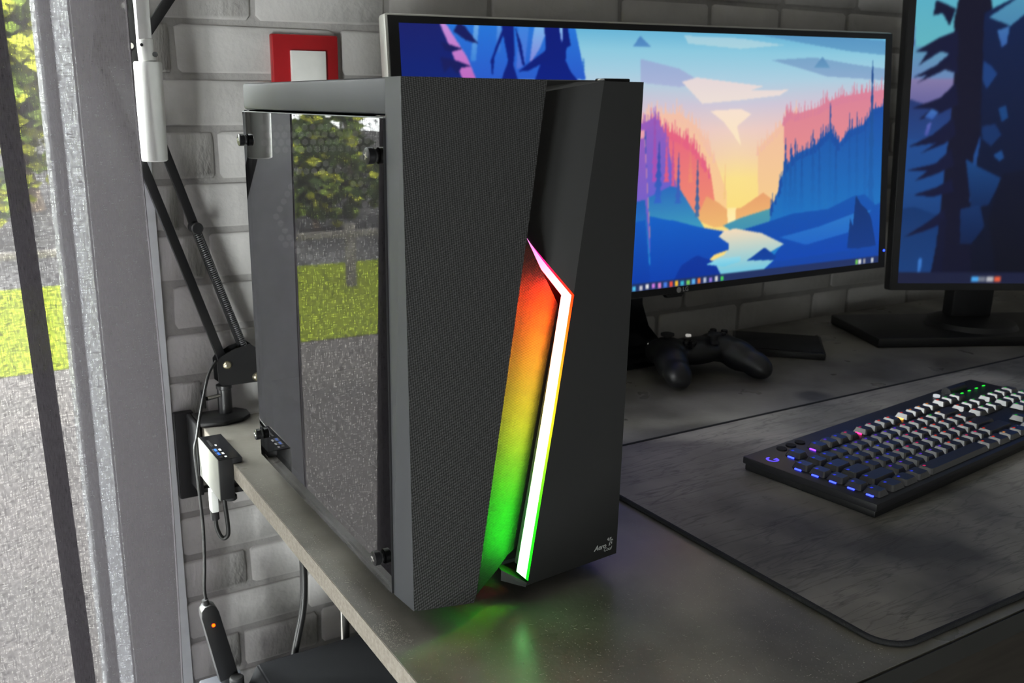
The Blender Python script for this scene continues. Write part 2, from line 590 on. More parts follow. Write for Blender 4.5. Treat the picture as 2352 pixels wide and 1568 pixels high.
# left wall with an opening for the added window
bm = bmesh.new()
for (y0, y1, z0, z1) in ((RY0, LY0, ZF, RZ1), (LY1, 0.80, ZF, RZ1), (LY0, LY1, ZF, LZ0), (LY0, LY1, LZ1, RZ1)):
    bm_box(bm, RX0 - 0.1, RX0, y0, y1, z0, z1)
struct(from_bm('wall_left', bm, M_PLASTER))
def window_frame(name, horizontal, a0, a1, z0, z1, depth0, depth1, w, mull, fm=None):
    """frame in the opening a0..a1 (x or y), z0..z1; depth on the other axis"""
    bmw = bmesh.new()
    def B(p0, p1, q0, q1):
        if horizontal: bm_box(bmw, p0, p1, depth0, depth1, q0, q1)
        else: bm_box(bmw, depth0, depth1, p0, p1, q0, q1)
    B(a0, a0 + w, z0, z1); B(a1 - w, a1, z0, z1)
    B(a0 + w, a1 - w, z0, z0 + w); B(a0 + w, a1 - w, z1 - w, z1)
    for c in mull: B(c - w * 0.6, c + w * 0.6, z0 + w, z1 - w)
    bmesh.ops.bevel(bmw, geom=bmw.edges[:], offset=0.003, segments=1, affect='EDGES')
    return struct(from_bm(name, bmw, fm or M_PVC))
W2 = window_frame('added_window', False, LY0, LY1, LZ0, LZ1, RX0 - 0.07, RX0 - 0.02, 0.05, [(LY0 + LY1) / 2])  # out of view, added for side light on wall and tower
box('pane', RX0 - 0.047, RX0 - 0.043, LY0 + 0.05, (LY0 + LY1) / 2 - 0.03, LZ0 + 0.05, LZ1 - 0.05, M_GLASS, W2)
box('pane', RX0 - 0.047, RX0 - 0.043, (LY0 + LY1) / 2 + 0.03, LY1 - 0.05, LZ0 + 0.05, LZ1 - 0.05, M_GLASS, W2)
# back wall: mortar bed behind the bricks on the right, plain wall over and beside the window
bm = bmesh.new()
bm_box(bm, XB, RX1, YW + 0.0032, 0.80, ZF, RZ1)
wall_back = struct(from_bm('wall_back', bm, M_MORTAR))
bm = bmesh.new()
for (x0, x1, z0, z1) in ((RX0, WX0 - 0.04, ZF, RZ1), (WX0 - 0.04, XB, WZ1 + 0.04, RZ1), (WX0 - 0.04, XB, ZF, WZ0 - 0.02)):
    bm_box(bm, x0, x1, 0.575, 0.80, z0, z1)
struct(from_bm('wall_window', bm, M_PLASTER))
struct(box('trim_1', -0.112, XB, 0.568, 0.80, WZ0 - 0.02, WZ1 + 0.04, M_TRIM, ))       # plain grey upright beside the bricks
W1 = window_frame('window_1', True, WX0 - 0.04, -0.1125, WZ0 - 0.02, WZ1 + 0.04, 0.715, 0.77, 0.018, [-0.57], mat('pale_grey_frame', (0.34, 0.35, 0.37), 0.4))
struct(box('trim_2', -0.1145, -0.1118, 0.572, 0.80, WZ0 - 0.02, WZ1 + 0.04, M_REVEAL))
box('pane', WX0 - 0.022, -0.581, 0.740, 0.744, WZ0 + 0.02, WZ1, M_GLASS, W1)
box('pane', -0.559, -0.130, 0.740, 0.744, WZ0 + 0.02, WZ1, M_GLASS, W1)

# ---- the bricks, each its own piece
Z0J, SJ = 0.4605, 0.0595
def brick_mesh(k):
    rnd = random.Random(100 + k)
    L_, H_ = 0.160, SJ - 0.0060
    pts = []
    for (sx, sz) in ((-1, -1), (1, -1), (1, 1), (-1, 1)):
        c = rnd.uniform(0.0025, 0.007)
        d = rnd.uniform(0.002, 0.006)
        x, z = sx * (L_ / 2 - rnd.uniform(0, 0.002)), sz * (H_ / 2 - rnd.uniform(0, 0.0015))
        a, b = (x - sx * c, z), (x, z - sz * d)
        pts += [b, a] if sx * sz > 0 else [a, b]
    mid = lambda p, q, dz: ((p[0] + q[0]) / 2, (p[1] + q[1]) / 2 + dz)
    pts.insert(2, mid(pts[1], pts[2], rnd.uniform(-0.0015, 0.0015))) if False else None
    bmb = bmesh.new()
    r0 = [(x, 0.009, z) for x, z in pts]
    r1 = [(x, 0.0014, z) for x, z in pts]
    r2_ = [(x * 0.982, 0.0 + rnd.uniform(-0.0004, 0.0004), z * 0.945) for x, z in pts]
    v = [[bmb.verts.new(p) for p in r] for r in (r0, r1, r2_)]
    n = len(pts)
    for a, b in ((0, 1), (1, 2)):
        for i in range(n):
            bmb.faces.new((v[a][i], v[a][(i + 1) % n], v[b][(i + 1) % n], v[b][i]))
    bmb.faces.new(v[2])
    bmesh.ops.recalc_face_normals(bmb, faces=bmb.faces)
    me = bpy.data.meshes.new('brick')
    bmb.to_mesh(me); bmb.free()
    me.materials.append(M_BRICK)
    for p in me.polygons: p.use_smooth = True
    me.set_sharp_from_angle(angle=math.radians(50))
    return me
BM = [brick_mesh(k) for k in range(9)]
# joints read off the wall: row (below joint n) -> x of known upright joints
KNOWN = {-1: [0.087, 0.258, 0.408, 0.627, 0.800, 0.950], 0: [-0.0086, 0.192, 0.345, 0.51, 0.70, 0.88], 1: [0.118, 0.29, 0.46], 2: [0.034, 0.20, 0.37], 3: [-0.012, 0.15, 0.33],
         4: [0.0148, 0.19, 0.36], 5: [-0.032, 0.135, 0.30], 6: [0.08, 0.25, 0.42], 7: [0.0, 0.17, 0.36, 0.54, 0.728, 0.909, 1.091, 1.184], 8: [0.10, 0.27, 0.44], 9: [0.02, 0.19, 0.36],
         10: [0.115, 0.28, 0.45], 11: [0.042, 0.21, 0.38], 12: [0.12, 0.30, 0.47], 13: [0.0273, 0.1375, 0.30], 14: [0.08, 0.25, 0.42]}
rb = random.Random(5)
nb = 0
for row in range(-5, 20):
    zc = Z0J - row * SJ - SJ / 2
    if zc - SJ / 2 < ZF: break
    js = list(KNOWN.get(row, [rb.uniform(0.0, 0.12)]))
    while js[-1] < 1.62: js.append(js[-1] + rb.uniform(0.155, 0.19))
    js = [XB] + js
    for a, b in zip(js, js[1:]):
        if b - a < 0.012 or nb >= 298: continue
        o = bpy.data.objects.new('brick', rb.choice(BM))
        COL.objects.link(o)
        o.parent = wall_back
        gap = 0.0062
        g0 = 0.0 if a == XB else gap / 2
        o.location = ((a + g0 + b - gap / 2) / 2, YW, zc)
        o.scale = ((b - a - gap / 2 - g0) / 0.160, rb.uniform(0.8, 1.25), rb.uniform(0.97, 1.02))
        o.rotation_euler = (0, rb.uniform(-0.006, 0.006) + (math.pi if rb.random() < 0.5 else 0), 0)
        nb += 1

# ================================================================ GARDEN BEHIND THE WINDOW
M_PATIO = mat('pale_patio_stone', (0.105, 0.096, 0.093), 1.0, ior=1.0, noise=(3.0, (0.09, 0.085, 0.082), 1.3))
M_LAWN = mat('lawn_green', (0.16, 0.185, 0.016), 1.0, ior=1.0, noise=(9.0, (0.11, 0.14, 0.012), 1.4))
M_GRAVEL = mat('grey_gravel', (0.085, 0.083, 0.083), 1.0, ior=1.0, noise=(2.0, (0.045, 0.044, 0.045), 1.4))
M_BARK = mat('bark', (0.10, 0.075, 0.055), 0.9)
M_WOODRAIL = mat('weathered_rail_wood', (0.11, 0.10, 0.09), 0.8)
M_LEAF = [mat('leaf_yellow_green', (0.27, 0.28, 0.03), 1.0, ior=1.0), mat('leaf_mid_green', (0.11, 0.15, 0.025), 1.0, ior=1.0), mat('leaf_dark_green', (0.035, 0.055, 0.018), 1.0, ior=1.0)]
ZG = -0.80
def ground(name, y0, y1, z, m):
    bmg = bmesh.new()
    n = 14
    for i in range(n):
        x0, x1 = -14 + 26 * i / n, -14 + 26 * (i + 1) / n
        vs = [bmg.verts.new(p) for p in ((x0, y0 + 0.08 * math.sin(i), z), (x1, y0 + 0.08 * math.sin(i + 1), z), (x1, y1, z), (x0, y1, z))]
        bmg.faces.new(vs)
    bmesh.ops.remove_doubles(bmg, verts=bmg.verts, dist=1e-4)
    return struct(from_bm(name, bmg, m))
ground('garden_patio', 0.72, 4.0, ZG + 0.004, M_PATIO)
ground('garden_lawn', 3.75, 5.9, ZG + 0.008, M_LAWN)
ground('garden_gravel', 5.7, 40.0, ZG, M_GRAVEL)
for (yy, zz) in ((5.0, -0.44),):
    t = thing('garden_rail', 'dark wooden rail crossing the bright lawn outside the window', 'rail', (0, yy, ZG))
    box('rail', -3.5, 2.5, yy, yy + 0.03, zz - 0.03, zz + 0.01, M_WOODRAIL, t, bevel=0.004)
    for k in range(5): box('post', -3.4 + k * 1.45, -3.34 + k * 1.45, yy + 0.01, yy + 0.06, ZG, zz + 0.05, M_WOODRAIL, t, bevel=0.004)
def tree(name, label, x, y, h, r, crown_z, n, lm, seed, group):
    rn = random.Random(seed)
    t = thing(name, label, 'tree' if h > 1.6 else 'shrub', (x, y, ZG), group=group)
    tube('trunk', [(x, y, ZG), (x + 0.05 * h * rn.uniform(-1, 1), y, ZG + crown_z * 0.5), (x + 0.04 * h * rn.uniform(-1, 1), y, ZG + crown_z)], 0.03 * h, M_BARK, t, seg=7, n=4)
    bml = bmesh.new()
    blobs = [(Vector((rn.gauss(0, 0.42), rn.gauss(0, 0.42), rn.uniform(-0.6, 0.6))), rn.uniform(0.35, 0.6)) for _ in range(9)]
    for _ in range(n):
        c, br = rn.choice(blobs)
        d = Vector((rn.gauss(0, 1), rn.gauss(0, 1), rn.gauss(0, 1))).normalized() * br * rn.uniform(0.6, 1.0)
        p = c + d
        p = Vector((x + p.x * r, y + p.y * r, ZG + crown_z + (p.z + 0.25) * (h - crown_z) * 0.85))
        if p.z < ZG + 0.05: p.z = ZG + 0.05
        nrm = (d + Vector((rn.gauss(0, .5), rn.gauss(0, .5), rn.gauss(0, .5)))).normalized()
        u, v = frame_of(nrm)
        s = rn.uniform(0.05, 0.10) * (0.6 + 0.25 * h)
        vs = [bml.verts.new(p + u * a * s + v * b * s * 0.6) for a, b in ((-1, 0), (0, -1), (1, 0), (0, 1))]
        bml.faces.new(vs).material_index = rn.choices((0, 1, 2), weights=lm)[0]
    o = from_bm('foliage', bml, M_LEAF, t)
    o['kind'] = 'stuff'
G = 'greenery beyond the gravel path'
tree('garden_tree', 'tall yellow-green tree straight behind the sheer curtain', 0.75, 10.5, 3.3, 1.2, 1.5, 2600, (5, 3, 1), 1, G)
tree('garden_tree', 'dark green tree behind the left part of the curtain', -2.0, 14.5, 4.2, 1.5, 1.6, 2600, (1, 3, 4), 2, G)
tree('garden_tree', 'broad green tree mirrored high in the tower side window', -4.2, 11.0, 3.5, 1.5, 1.6, 2800, (2, 4, 3), 3, G)
tree('garden_tree', 'far tree mirrored at the front end of the side window', -8.2, 10.5, 3.3, 1.5, 1.5, 2200, (4, 3, 2), 4, G)
tree('garden_shrub', 'low rounded shrub by the gravel behind the curtain', -0.2, 8.0, 1.0, 0.5, 0.45, 900, (3, 3, 2), 5, G)
tree('garden_shrub', 'dark low shrub mirrored in the middle of the side window', -2.6, 7.6, 1.1, 0.6, 0.5, 1000, (1, 3, 4), 6, G)
tree('garden_shrub', 'bright low shrub mirrored beside the front thumbscrew', -4.0, 7.4, 1.2, 0.7, 0.5, 900, (5, 3, 1), 7, G)
tree('garden_shrub', 'green shrub right of the tall tree', 2.0, 7.6, 1.4, 0.6, 0.6, 900, (2, 4, 2), 8, G)

# ================================================================ CURTAIN
path = smooth_path([(-0.076, 0.450, 0), (-0.083, 0.4465, 0), (-0.110, 0.4440, 0), (-0.142, 0.4455, 0), (-0.190, 0.4500, 0), (-0.2065, 0.4550, 0), (-0.2045, 0.4600, 0),
                    (-0.1910, 0.4615, 0), (-0.1875, 0.4655, 0), (-0.200, 0.4690, 0), (-0.222, 0.4650, 0), (-0.245, 0.4520, 0), (-0.272, 0.4490, 0), (-0.290, 0.4560, 0),
                    (-0.281, 0.4640, 0), (-0.287, 0.4700, 0), (-0.330, 0.4660, 0), (-0.385, 0.4500, 0), (-0.415, 0.4560, 0), (-0.405, 0.4650, 0), (-0.44, 0.470, 0), (-0.50, 0.452, 0), (-0.53, 0.458, 0), (-0.52, 0.467, 0), (-0.56, 0.470, 0), (-0.62, 0.452, 0), (-0.65, 0.458, 0), (-0.64, 0.467, 0), (-0.68, 0.470, 0), (-0.74, 0.452, 0), (-0.77, 0.458, 0), (-0.76, 0.467, 0), (-0.80, 0.470, 0), (-0.86, 0.452, 0), (-0.92, 0.460, 0)], 6)
zs = [-0.70 + 2.39 * k / 46 for k in range(47)]
arc = [0.0]
for a, b in zip(path, path[1:]): arc.append(arc[-1] + (b - a).length)
cv, cf, cuv = [], [], []
for j, z in enumerate(zs):
    for i, p in enumerate(path):
        t = i / (len(path) - 1)
        sway = 0.0035 * math.sin(2.2 * z + 0.04 * i) + 0.004 * math.sin(5.1 * z + 2) * math.exp(-i / 5) - 0.010 * max(0, -z) * math.exp(-i / 14)
        yy = 0.004 * math.sin(3.1 * z + 0.06 * i)
        if i > 15: sway += 0.020 * max(0.0, 0.45 - z) * min(1, (i - 15) / 15)
        cv.append((p.x + sway, p.y + yy, z))
        cuv.append((arc[i], z))
nP = len(path)
for j in range(len(zs) - 1):
    for i in range(nP - 1):
        cf.append((j * nP + i, j * nP + i + 1, (j + 1) * nP + i + 1, (j + 1) * nP + i))
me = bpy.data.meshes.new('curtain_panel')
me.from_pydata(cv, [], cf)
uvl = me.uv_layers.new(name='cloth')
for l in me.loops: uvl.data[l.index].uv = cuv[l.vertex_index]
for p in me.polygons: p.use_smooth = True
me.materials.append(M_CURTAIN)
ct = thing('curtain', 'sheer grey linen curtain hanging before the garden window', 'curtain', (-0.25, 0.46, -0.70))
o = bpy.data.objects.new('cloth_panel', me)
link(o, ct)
me.transform(Matrix.Translation(-ORG[o.name]))
# stitched side hem
hem = bpy.data.objects.new('side_hem', None)
tube('hem', None, 0.0011, mat('curtain_hem_thread', (0.22, 0.20, 0.22), 0.9), ct, seg=6, path=[Vector(cv[j * nP]) for j in range(len(zs))])
bpy.data.objects.remove(hem)
cr = thing('curtain_rod', 'white curtain rod above the window carrying the sheer curtain', 'curtain rod', (-0.5, 0.462, 1.69))
cyl('rod', (-1.1, 0.462, 1.695), (0.05, 0.462, 1.695), 0.009, M_WHITEPAINT, cr)
for xx in (-1.08, 0.0): box('bracket', xx - 0.01, xx + 0.01, 0.462, 0.575, 1.688, 1.704, M_WHITEPAINT, cr, bevel=0.002)

# ================================================================ DESK
desk = thing('desk', 'long dark worn desk with a raw pale chipboard end', 'desk', (0.8, 0.18, ZF))
dl = lambda y: -0.0241 + 0.0122 * y
outline = [(dl(-0.2035), -0.2035), (2.05, -0.2055), (2.05, 0.566), (0.72, 0.560), (dl(0.53), 0.530)]
prism('desktop', outline, 'z', -0.018, 0.0, M_DESK, desk)
prism('end_edge', [(dl(-0.2035) - 0.0005, -0.2036), (dl(-0.2035), -0.2036), (dl(0.53), 0.530), (dl(0.53) - 0.0005, 0.530)], 'z', -0.0181, -0.0005, M_CHIP, desk)
box('front_edge_band', dl(-0.2) - 0.0003, 2.05, -0.2063, -0.2057, -0.0182, -0.0004, M_BAND, desk)
for (xx, yy) in ((0.135, 0.47), (0.135, -0.15), (1.95, 0.47), (1.95, -0.15)):
    cyl('leg', (xx, yy, ZF), (xx, yy, -0.018), 0.0065 if yy > 0 and xx < 1 else 0.012, M_CHROME, desk, bev=0.001)
box('rail', 0.12, 1.97, 0.30, 0.33, -0.060, -0.018, M_BLACKMETAL, desk, bevel=0.002)

# loose dust, crumbs and hairs on the near left part of the desk top
bm = bmesh.new()
rd = random.Random(3)
for k in range(4200):
    yy = rd.uniform(-0.200, 0.33) if rd.random() < 0.3 else rd.uniform(-0.200, 0.02)
    xm = 0.28 if yy < 0.0 else 0.0
    xx = rd.uniform(dl(yy) + 0.001, xm) if yy < -0.015 else rd.uniform(dl(yy) + 0.001, dl(yy) + 0.02)
    if yy > -0.03 and xx > -0.004: continue
    a = rd.uniform(0, math.pi)
    ln = rd.uniform(0.0001, 0.0004) if rd.random() < 0.93 else rd.uniform(0.0008, 0.002)
    w = rd.uniform(0.00004, 0.00008)
    u = Vector((math.cos(a), math.sin(a), 0)) * ln
    v = Vector((-math.sin(a), math.cos(a), 0)) * w
    c = Vector((xx, yy, 0.0002))
    top = Vector((0, 0, 0.00012))
    q = [bm.verts.new(c + s * u + r_ * v) for s, r_ in ((-1, -1), (1, -1), (1, 1), (-1, 1))] + [bm.verts.new(c + top - u * 0.6), bm.verts.new(c + top + u * 0.6)]
    for f in ((0, 1, 5, 4), (2, 3, 4, 5), (0, 4, 3), (1, 2, 5)): bm.faces.new([q[i] for i in f])
M_DUST = mat('pale_dust', (0.55, 0.52, 0.45), 0.9)
dust = from_bm('desk_dust', bm, M_DUST)
tag(dust, 'fine pale dust and crumbs on the desk in front of the tower', 'dust', kind='stuff')

# ================================================================ PC TOWER
PSI = 0.0130
pc = thing('pc_tower', 'black computer tower with a glowing rainbow light bar on its front', 'computer', (0, 0, 0), -PSI)
CW, CD, CH, TP = 0.190, 0.3577, 0.3902, 0.0285
M_GREYEDGE = mat('lit_panel_edge', (0.12, 0.125, 0.13), 0.4)
# chassis plates
box('top_cover', 0.0, CW, TP, CD, 0.3662, CH, M_STEEL, pc, bevel=0.0028)
box('bottom_plate', 0.002, CW - 0.002, TP, CD, 0.0150, 0.0185, M_STEEL, pc, bevel=0.0008)
box('right_side_panel', CW - 0.0015, CW, TP, CD, 0.0150, 0.3658, M_STEEL, pc)
box('front_chassis_plate', 0.003, CW - 0.003, TP, TP + 0.001, 0.0190, 0.3655, M_BLACK, pc)
# the left window and what frames it
box('side_rail', 0.0022, 0.0040, TP + 0.0005, 0.0495, 0.019, 0.3655, M_BLACKGLOSS, pc)
box('side_rail', 0.0022, 0.0040, 0.346, CD, 0.019, 0.3655, M_BLACK, pc)
sg = box('side_window', -0.0015, 0.0012, TP + 0.001, CD - 0.0008, 0.0155, 0.3640, M_SIDEGLASS, pc)
sg.data.materials.append(M_BLACK)
sg.data.materials.append(M_GLASS)
for _p in sg.data.polygons:
    if abs(_p.normal.x) < 0.5: _p.material_index = 1
    elif _p.normal.x > 0: _p.material_index = 2
sg['label'] = 'dark mirror-like tinted side window'
e1 = box('lit_window_edge', -0.0016, 0.0012, TP + 0.001, CD - 0.0008, 0.3640, 0.3648, M_GREYEDGE, pc)  # paler grey stands in for light caught along the glass top
# rear plate with hexagonal vents (fan grille and an upper row)
bm = bmesh.new()
hx = 0.0048
def vent(x, z):
    return ((x - 0.078) ** 2 + (z - 0.262) ** 2 < 0.052 ** 2 and (x - 0.078) ** 2 + (z - 0.262) ** 2 > 0.043 ** 2) or (0.322 < z < 0.350 and 0.016 < x < 0.128)
z = 0.025; rowk = 0
while z < 0.362:
    x = 0.006 + (hx * math.sqrt(3) / 2 if rowk % 2 else 0)
    while x < CW - 0.006:
        o6 = [bm.verts.new((x + hx * math.sin(math.pi / 3 * k), CD - 0.0012, z + hx * math.cos(math.pi / 3 * k))) for k in range(6)]
        if vent(x, z):
            i6 = [bm.verts.new((x + hx * 0.72 * math.sin(math.pi / 3 * k), CD - 0.0012, z + hx * 0.72 * math.cos(math.pi / 3 * k))) for k in range(6)]
            for k in range(6): bm.faces.new((o6[k], o6[(k + 1) % 6], i6[(k + 1) % 6], i6[k]))
        else:
            bm.faces.new(o6)
        x += hx * math.sqrt(3)
    z += hx * 1.5; rowk += 1
rear = from_bm('rear_plate', bm, M_STEEL, pc)
for (xa, xb, za, zb) in ((0.0, 0.0045, 0.0155, 0.3658), (CW - 0.009, CW - 0.0016, 0.0155, 0.3658), (0.0045, CW - 0.009, 0.0155, 0.0255), (0.0045, CW - 0.009, 0.3560, 0.3658)):
    box('rear_frame', xa, xb, CD - 0.002, CD, za, zb, M_STEEL, pc)
# thumbscrews on the side window
for (yy, zz) in ((0.3515, 0.338), (0.0430, 0.339), (0.3515, 0.040), (0.0480, 0.0375)):
    s = cyl('thumb_screw', (-0.0085, yy, zz), (-0.0030, yy, zz), 0.0058, M_SCREW, pc, seg=24, prof=[(0, 0.0048), (0.10, 0.0057), (0.9, 0.0057), (1, 0.0050)])
    cyl('washer', (-0.0032, yy, zz), (-0.0016, yy, zz), 0.0044, M_RUBBER, s, seg=18)
    for a in (0.35, 0.35 + math.pi / 2):
        dy, dz = math.cos(a) * 0.0028, math.sin(a) * 0.0028
        tube('slot', None, 0.0005, M_CHROME, s, seg=5, path=[Vector((-0.0086, yy - dy, zz - dz)), Vector((-0.0086, yy + dy, zz + dz))])
for (xx, yy) in ((0.022, 0.055), (CW - 0.022, 0.055), (0.022, CD - 0.04), (CW - 0.022, CD - 0.04)):
    cyl('foot', (xx, yy, 0.0), (xx, yy, 0.0152), 0.013, M_RUBBER, pc, prof=[(0, 0.011), (0.15, 0.013), (1, 0.014)])
box('power_button', 0.163, 0.186, 0.008, 0.020, 0.3882, 0.3910, M_BLACKGLOSS, pc, bevel=0.0008)

# faceted front panel
TL, T1, A1, D_, F1B, BL = (-0.0018, 0.0004, 0.3902), (0.0934, -0.0222, 0.3888), (0.0817, -0.0194, 0.2851), (0.0485, -0.0115, 0.0211), (0.0465, -0.0111, 0.0149), (0.0025, -0.0006, 0.0148)
RT, TR, BR, SB = (0.1543, -0.0030, 0.3888), (0.1922, 0.0002, 0.3886), (0.1871, -0.0003, 0.0158), (0.0939, -0.0082, 0.0148)
o1, o2, o3 = (0.1325, -0.0049, 0.2384), (0.1176, -0.0062, 0.1462), (0.0959, -0.0080, 0.0186)
i1, i2, i3 = (0.1235, -0.0040, 0.2386), (0.1072, -0.0071, 0.1482), (0.0861, -0.0089, 0.0286)
TIP, V1, U1 = (0.0995, 0.0094, 0.2802), (0.1066, 0.0060, 0.2631), (0.1128, 0.0040, 0.2633)
LT, LB = (0.1050, 0.0132, 0.3800), (0.0920, 0.0119, 0.2802)
B0, B_, I1_, C_, C1_, C2_ = (0.1012, -0.0068, 0.2621), (0.1357, 0.0153, 0.2226), (0.1360, 0.0221, 0.1550), (0.1073, 0.0182, 0.0373), (0.0866, 0.0074, 0.0353), (0.0729, 0.0007, 0.0289)
bk = lambda p, y=TP: (p[0], y, p[2])
panel_faces = [
    ([TL, BL, F1B, D_, A1, T1], 0),                     # big carbon facet, slanting forward to its ridge
    ([A1, D_, C2_, C1_, C_, I1_, B_, B0], 0),           # carbon facet folding back behind the light bar
    ([RT, TR, BR, SB, o3, o2, o1], 1),                  # plain right-hand facet
    ([RT, o1, U1, TIP, LB, LT], 1),                     # plain facet dropping into the valley
    ([TL, (0.0, TP, 0.3902), (0.0, TP, 0.0150), BL], 2),
    ([TR, BR, (0.190, TP, 0.0155), (0.190, TP, 0.3890)], 2),
    ([TL, T1, bk(T1), (0.0, TP, 0.3902)], 1),
    ([RT, TR, (0.190, TP, 0.3890), bk(RT)], 1),
    ([LT, RT, bk(RT), (0.105, TP, 0.3830)], 1),
    ([T1, A1, bk(A1), bk(T1)], 1),
    ([BL, F1B, bk(F1B), (0.0, TP, 0.0150)], 1),
    ([SB, BR, (0.190, TP, 0.0155), bk(SB)], 1),
    ([(0.1300, -0.0030, 0.2386), (0.1137, -0.0054, 0.1482), (0.1137, 0.0060, 0.1482), (0.1300, 0.0060, 0.2386)], 1),
    ([(0.1137, -0.0054, 0.1482), (0.0926, -0.0072, 0.0286), (0.0926, 0.0060, 0.0286), (0.1137, 0.0060, 0.1482)], 1),
    ([(0.0770, 0.0005, 0.0285), (0.0952, -0.0083, 0.0172), (0.0939, -0.0082, 0.0138), (0.0770, 0.0005, 0.0195)], 1),
    ([(0.0770, 0.0005, 0.0285), (0.0952, -0.0083, 0.0172), (0.0980, 0.0110, 0.0172), (0.0800, 0.0150, 0.0285)], 1),
]
fp = polys('front_panel', [f for f, _ in panel_faces], [M_CARBON, M_MATTE, M_STEEL], pc, [k for _, k in panel_faces])
fp['label'] = 'faceted front panel, carbon-weave on the left and plain matte black on the right'

STOPS = [(0.286, (0.85, 0.02, 0.85)), (0.268, (1.6, 0.03, 0.5)), (0.255, (3.4, 0.01, 0.04)), (0.238, (3.2, 0.06, 0.004)), (0.21, (1.5, 0.24, 0.008)), (0.17, (1.0, 0.55, 0.02)),
         (0.135, (0.75, 0.80, 0.02)), (0.105, (0.25, 0.85, 0.015)), (0.075, (0.03, 1.0, 0.01)), (0.0, (0.0, 1.2, 0.02))]
def ramp(z):
    for (za, ca), (zb, cb) in zip(STOPS, STOPS[1:]):
        if z >= zb:
            t = min(1, max(0, (z - zb) / (za - zb)))
            return [cb[k] * (1 - t) + ca[k] * t for k in range(3)]
    return list(STOPS[-1][1])
def bar_sections(n1=10, n2=36):
    S = []
    for k in range(n1 + 1):
        t = k / n1
        if t < 0.45: a = t / 0.45; O, I = Vector(TIP).lerp(Vector(U1), a), Vector(TIP).lerp(Vector(V1), a)
        else: a = (t - 0.45) / 0.55; O, I = Vector(U1).lerp(Vector(o1), a), Vector(V1).lerp(Vector(i1), a)
        S.append((O, I))
    for k in range(1, n2 + 1):
        t = k / n2
        if t < 0.42: a = t / 0.42; S.append((Vector(o1).lerp(Vector(o2), a), Vector(i1).lerp(Vector(i2), a)))
        else: a = (t - 0.42) / 0.58; S.append((Vector(o2).lerp(Vector(o3), a), Vector(i2).lerp(Vector(i3), a)))
    return S
def colour_mesh(name, rings, cols, m, parent, closed_ring=True):
    bmc = bmesh.new()
    lay = bmc.verts.layers.float_color.new('picture')
    vr = []
    for r, c in zip(rings, cols):
        row = []
        for p in r:
            v = bmc.verts.new(p); v[lay] = (*c, 1); row.append(v)
        vr.append(row)
    n = len(rings[0])
    for a, b in zip(vr, vr[1:]):
        for i in range(n if closed_ring else n - 1):
            bmc.faces.new((a[i], a[(i + 1) % n], b[(i + 1) % n], b[i]))
    bmc.faces.new(vr[-1])
    return from_bm(name, bmc, m, parent)
F = Vector((0, -0.0016, 0)); Bk = Vector((0, 0.0035, 0))
core_r, core_c, rim_r, rim_c, led_r, led_c = [], [], [], [], [], []
SEC = bar_sections()
for k, (O, I) in enumerate(SEC):
    z = (O.z + I.z) / 2
    c = ramp(z)
    w = min(1, max(0, (0.272 - z) / 0.045))          # the bar is fainter towards its magenta tip
    R = O.lerp(I, 0.32)
    eps = Vector((0, 0, 1e-4 * (k == 0)))
    core_r.append([R + F, I + F, I + Bk * 0.5, R + Bk * 0.5] if k else [R + F, R + F + eps, R + Bk * 0.5 + eps, R + Bk * 0.5])
    core_c.append([(c[j] * 0.72 + 0.28) * (1.5 + 3.9 * w) for j in range(3)])
    rim_r.append([O + F * 0.3, R + F, R + Bk * 0.5, O + Bk * 0.5] if k else [O + F * 0.3, O + F * 0.3 + eps, O + Bk * 0.5 + eps, O + Bk * 0.5])
    rim_c.append([c[j] * (0.9 + 0.5 * w) for j in range(3)])
M_CORE = attr_emission('light_bar_diffuser', 1.0)
M_RIM = attr_emission('light_bar_rim', 1.0)
M_LEDSTRIP = attr_emission('rainbow_led_strip', 1.0)
lb = colour_mesh('light_bar', core_r, core_c, M_CORE, fp)
lb['label'] = 'kinked light bar shining white with rainbow edges'
colour_mesh('light_bar_rim', rim_r, rim_c, M_RIM, fp)
# the row of LEDs behind the bar that washes the carbon facet with colour
for k in range(1, len(SEC) - 1):
    O, I = SEC[k]
    z = I.z
    if k < 5 or z < 0.030: continue
    led_r.append([I + Vector((0.0046, 0.0022, 0)), I + Vector((0.0060, 0.0022, 0)), I + Vector((0.0060, 0.0060, 0)), I + Vector((0.0046, 0.0060, 0))])
    w = min(1, max(0, (0.262 - z) / 0.05))
    flick = 0.75 + 0.45 * math.cos(2 * math.pi * (z - 0.02) / 0.0165)
    led_c.append([c * (130 + 20 * w) * flick for c in ramp(z)])
colour_mesh('led_strip', led_r, led_c, M_LEDSTRIP, fp)
# brand mark low on the right facet
M_LOGO = mat('pale_grey_print', (0.34, 0.35, 0.34), 0.5)
fx = Vector((1, 0.0854, 0)).normalized(); fz = Vector((0, 0, 1)); fn = fx.cross(fz)
fpos = lambda x, z: Vector((x, -0.0854 * (0.19 - x) - 0.0003, z))
text_mesh('brand_text', 'Aero', 0.0062, M_LOGO, fp, basis(fpos(0.1690, 0.0262), fx, fz, fn), shear=0.3, bold=0.00008, space=0.95)
text_mesh('brand_text', 'Cool', 0.0044, M_LOGO, fp, basis(fpos(0.1770, 0.0225), fx, fz, fn), shear=0.3, space=0.95)
bm = bmesh.new()
for k in range(5):
    a = math.radians(125 - k * 52)
    c0 = Vector((0.0004 * math.cos(a), 0.0004 * math.sin(a)))
    p1 = c0 + Vector((math.cos(a - 0.34), math.sin(a - 0.34))) * 0.0038
    p2_ = c0 + Vector((math.cos(a + 0.30), math.sin(a + 0.30))) * 0.0029
    for zz in (0,):
        bm.faces.new([bm.verts.new(fpos(0.1788 + q.x, 0.0288 + q.y)) for q in (c0, p2_, p1)])
from_bm('brand_pinwheel', bm, M_LOGO, fp)
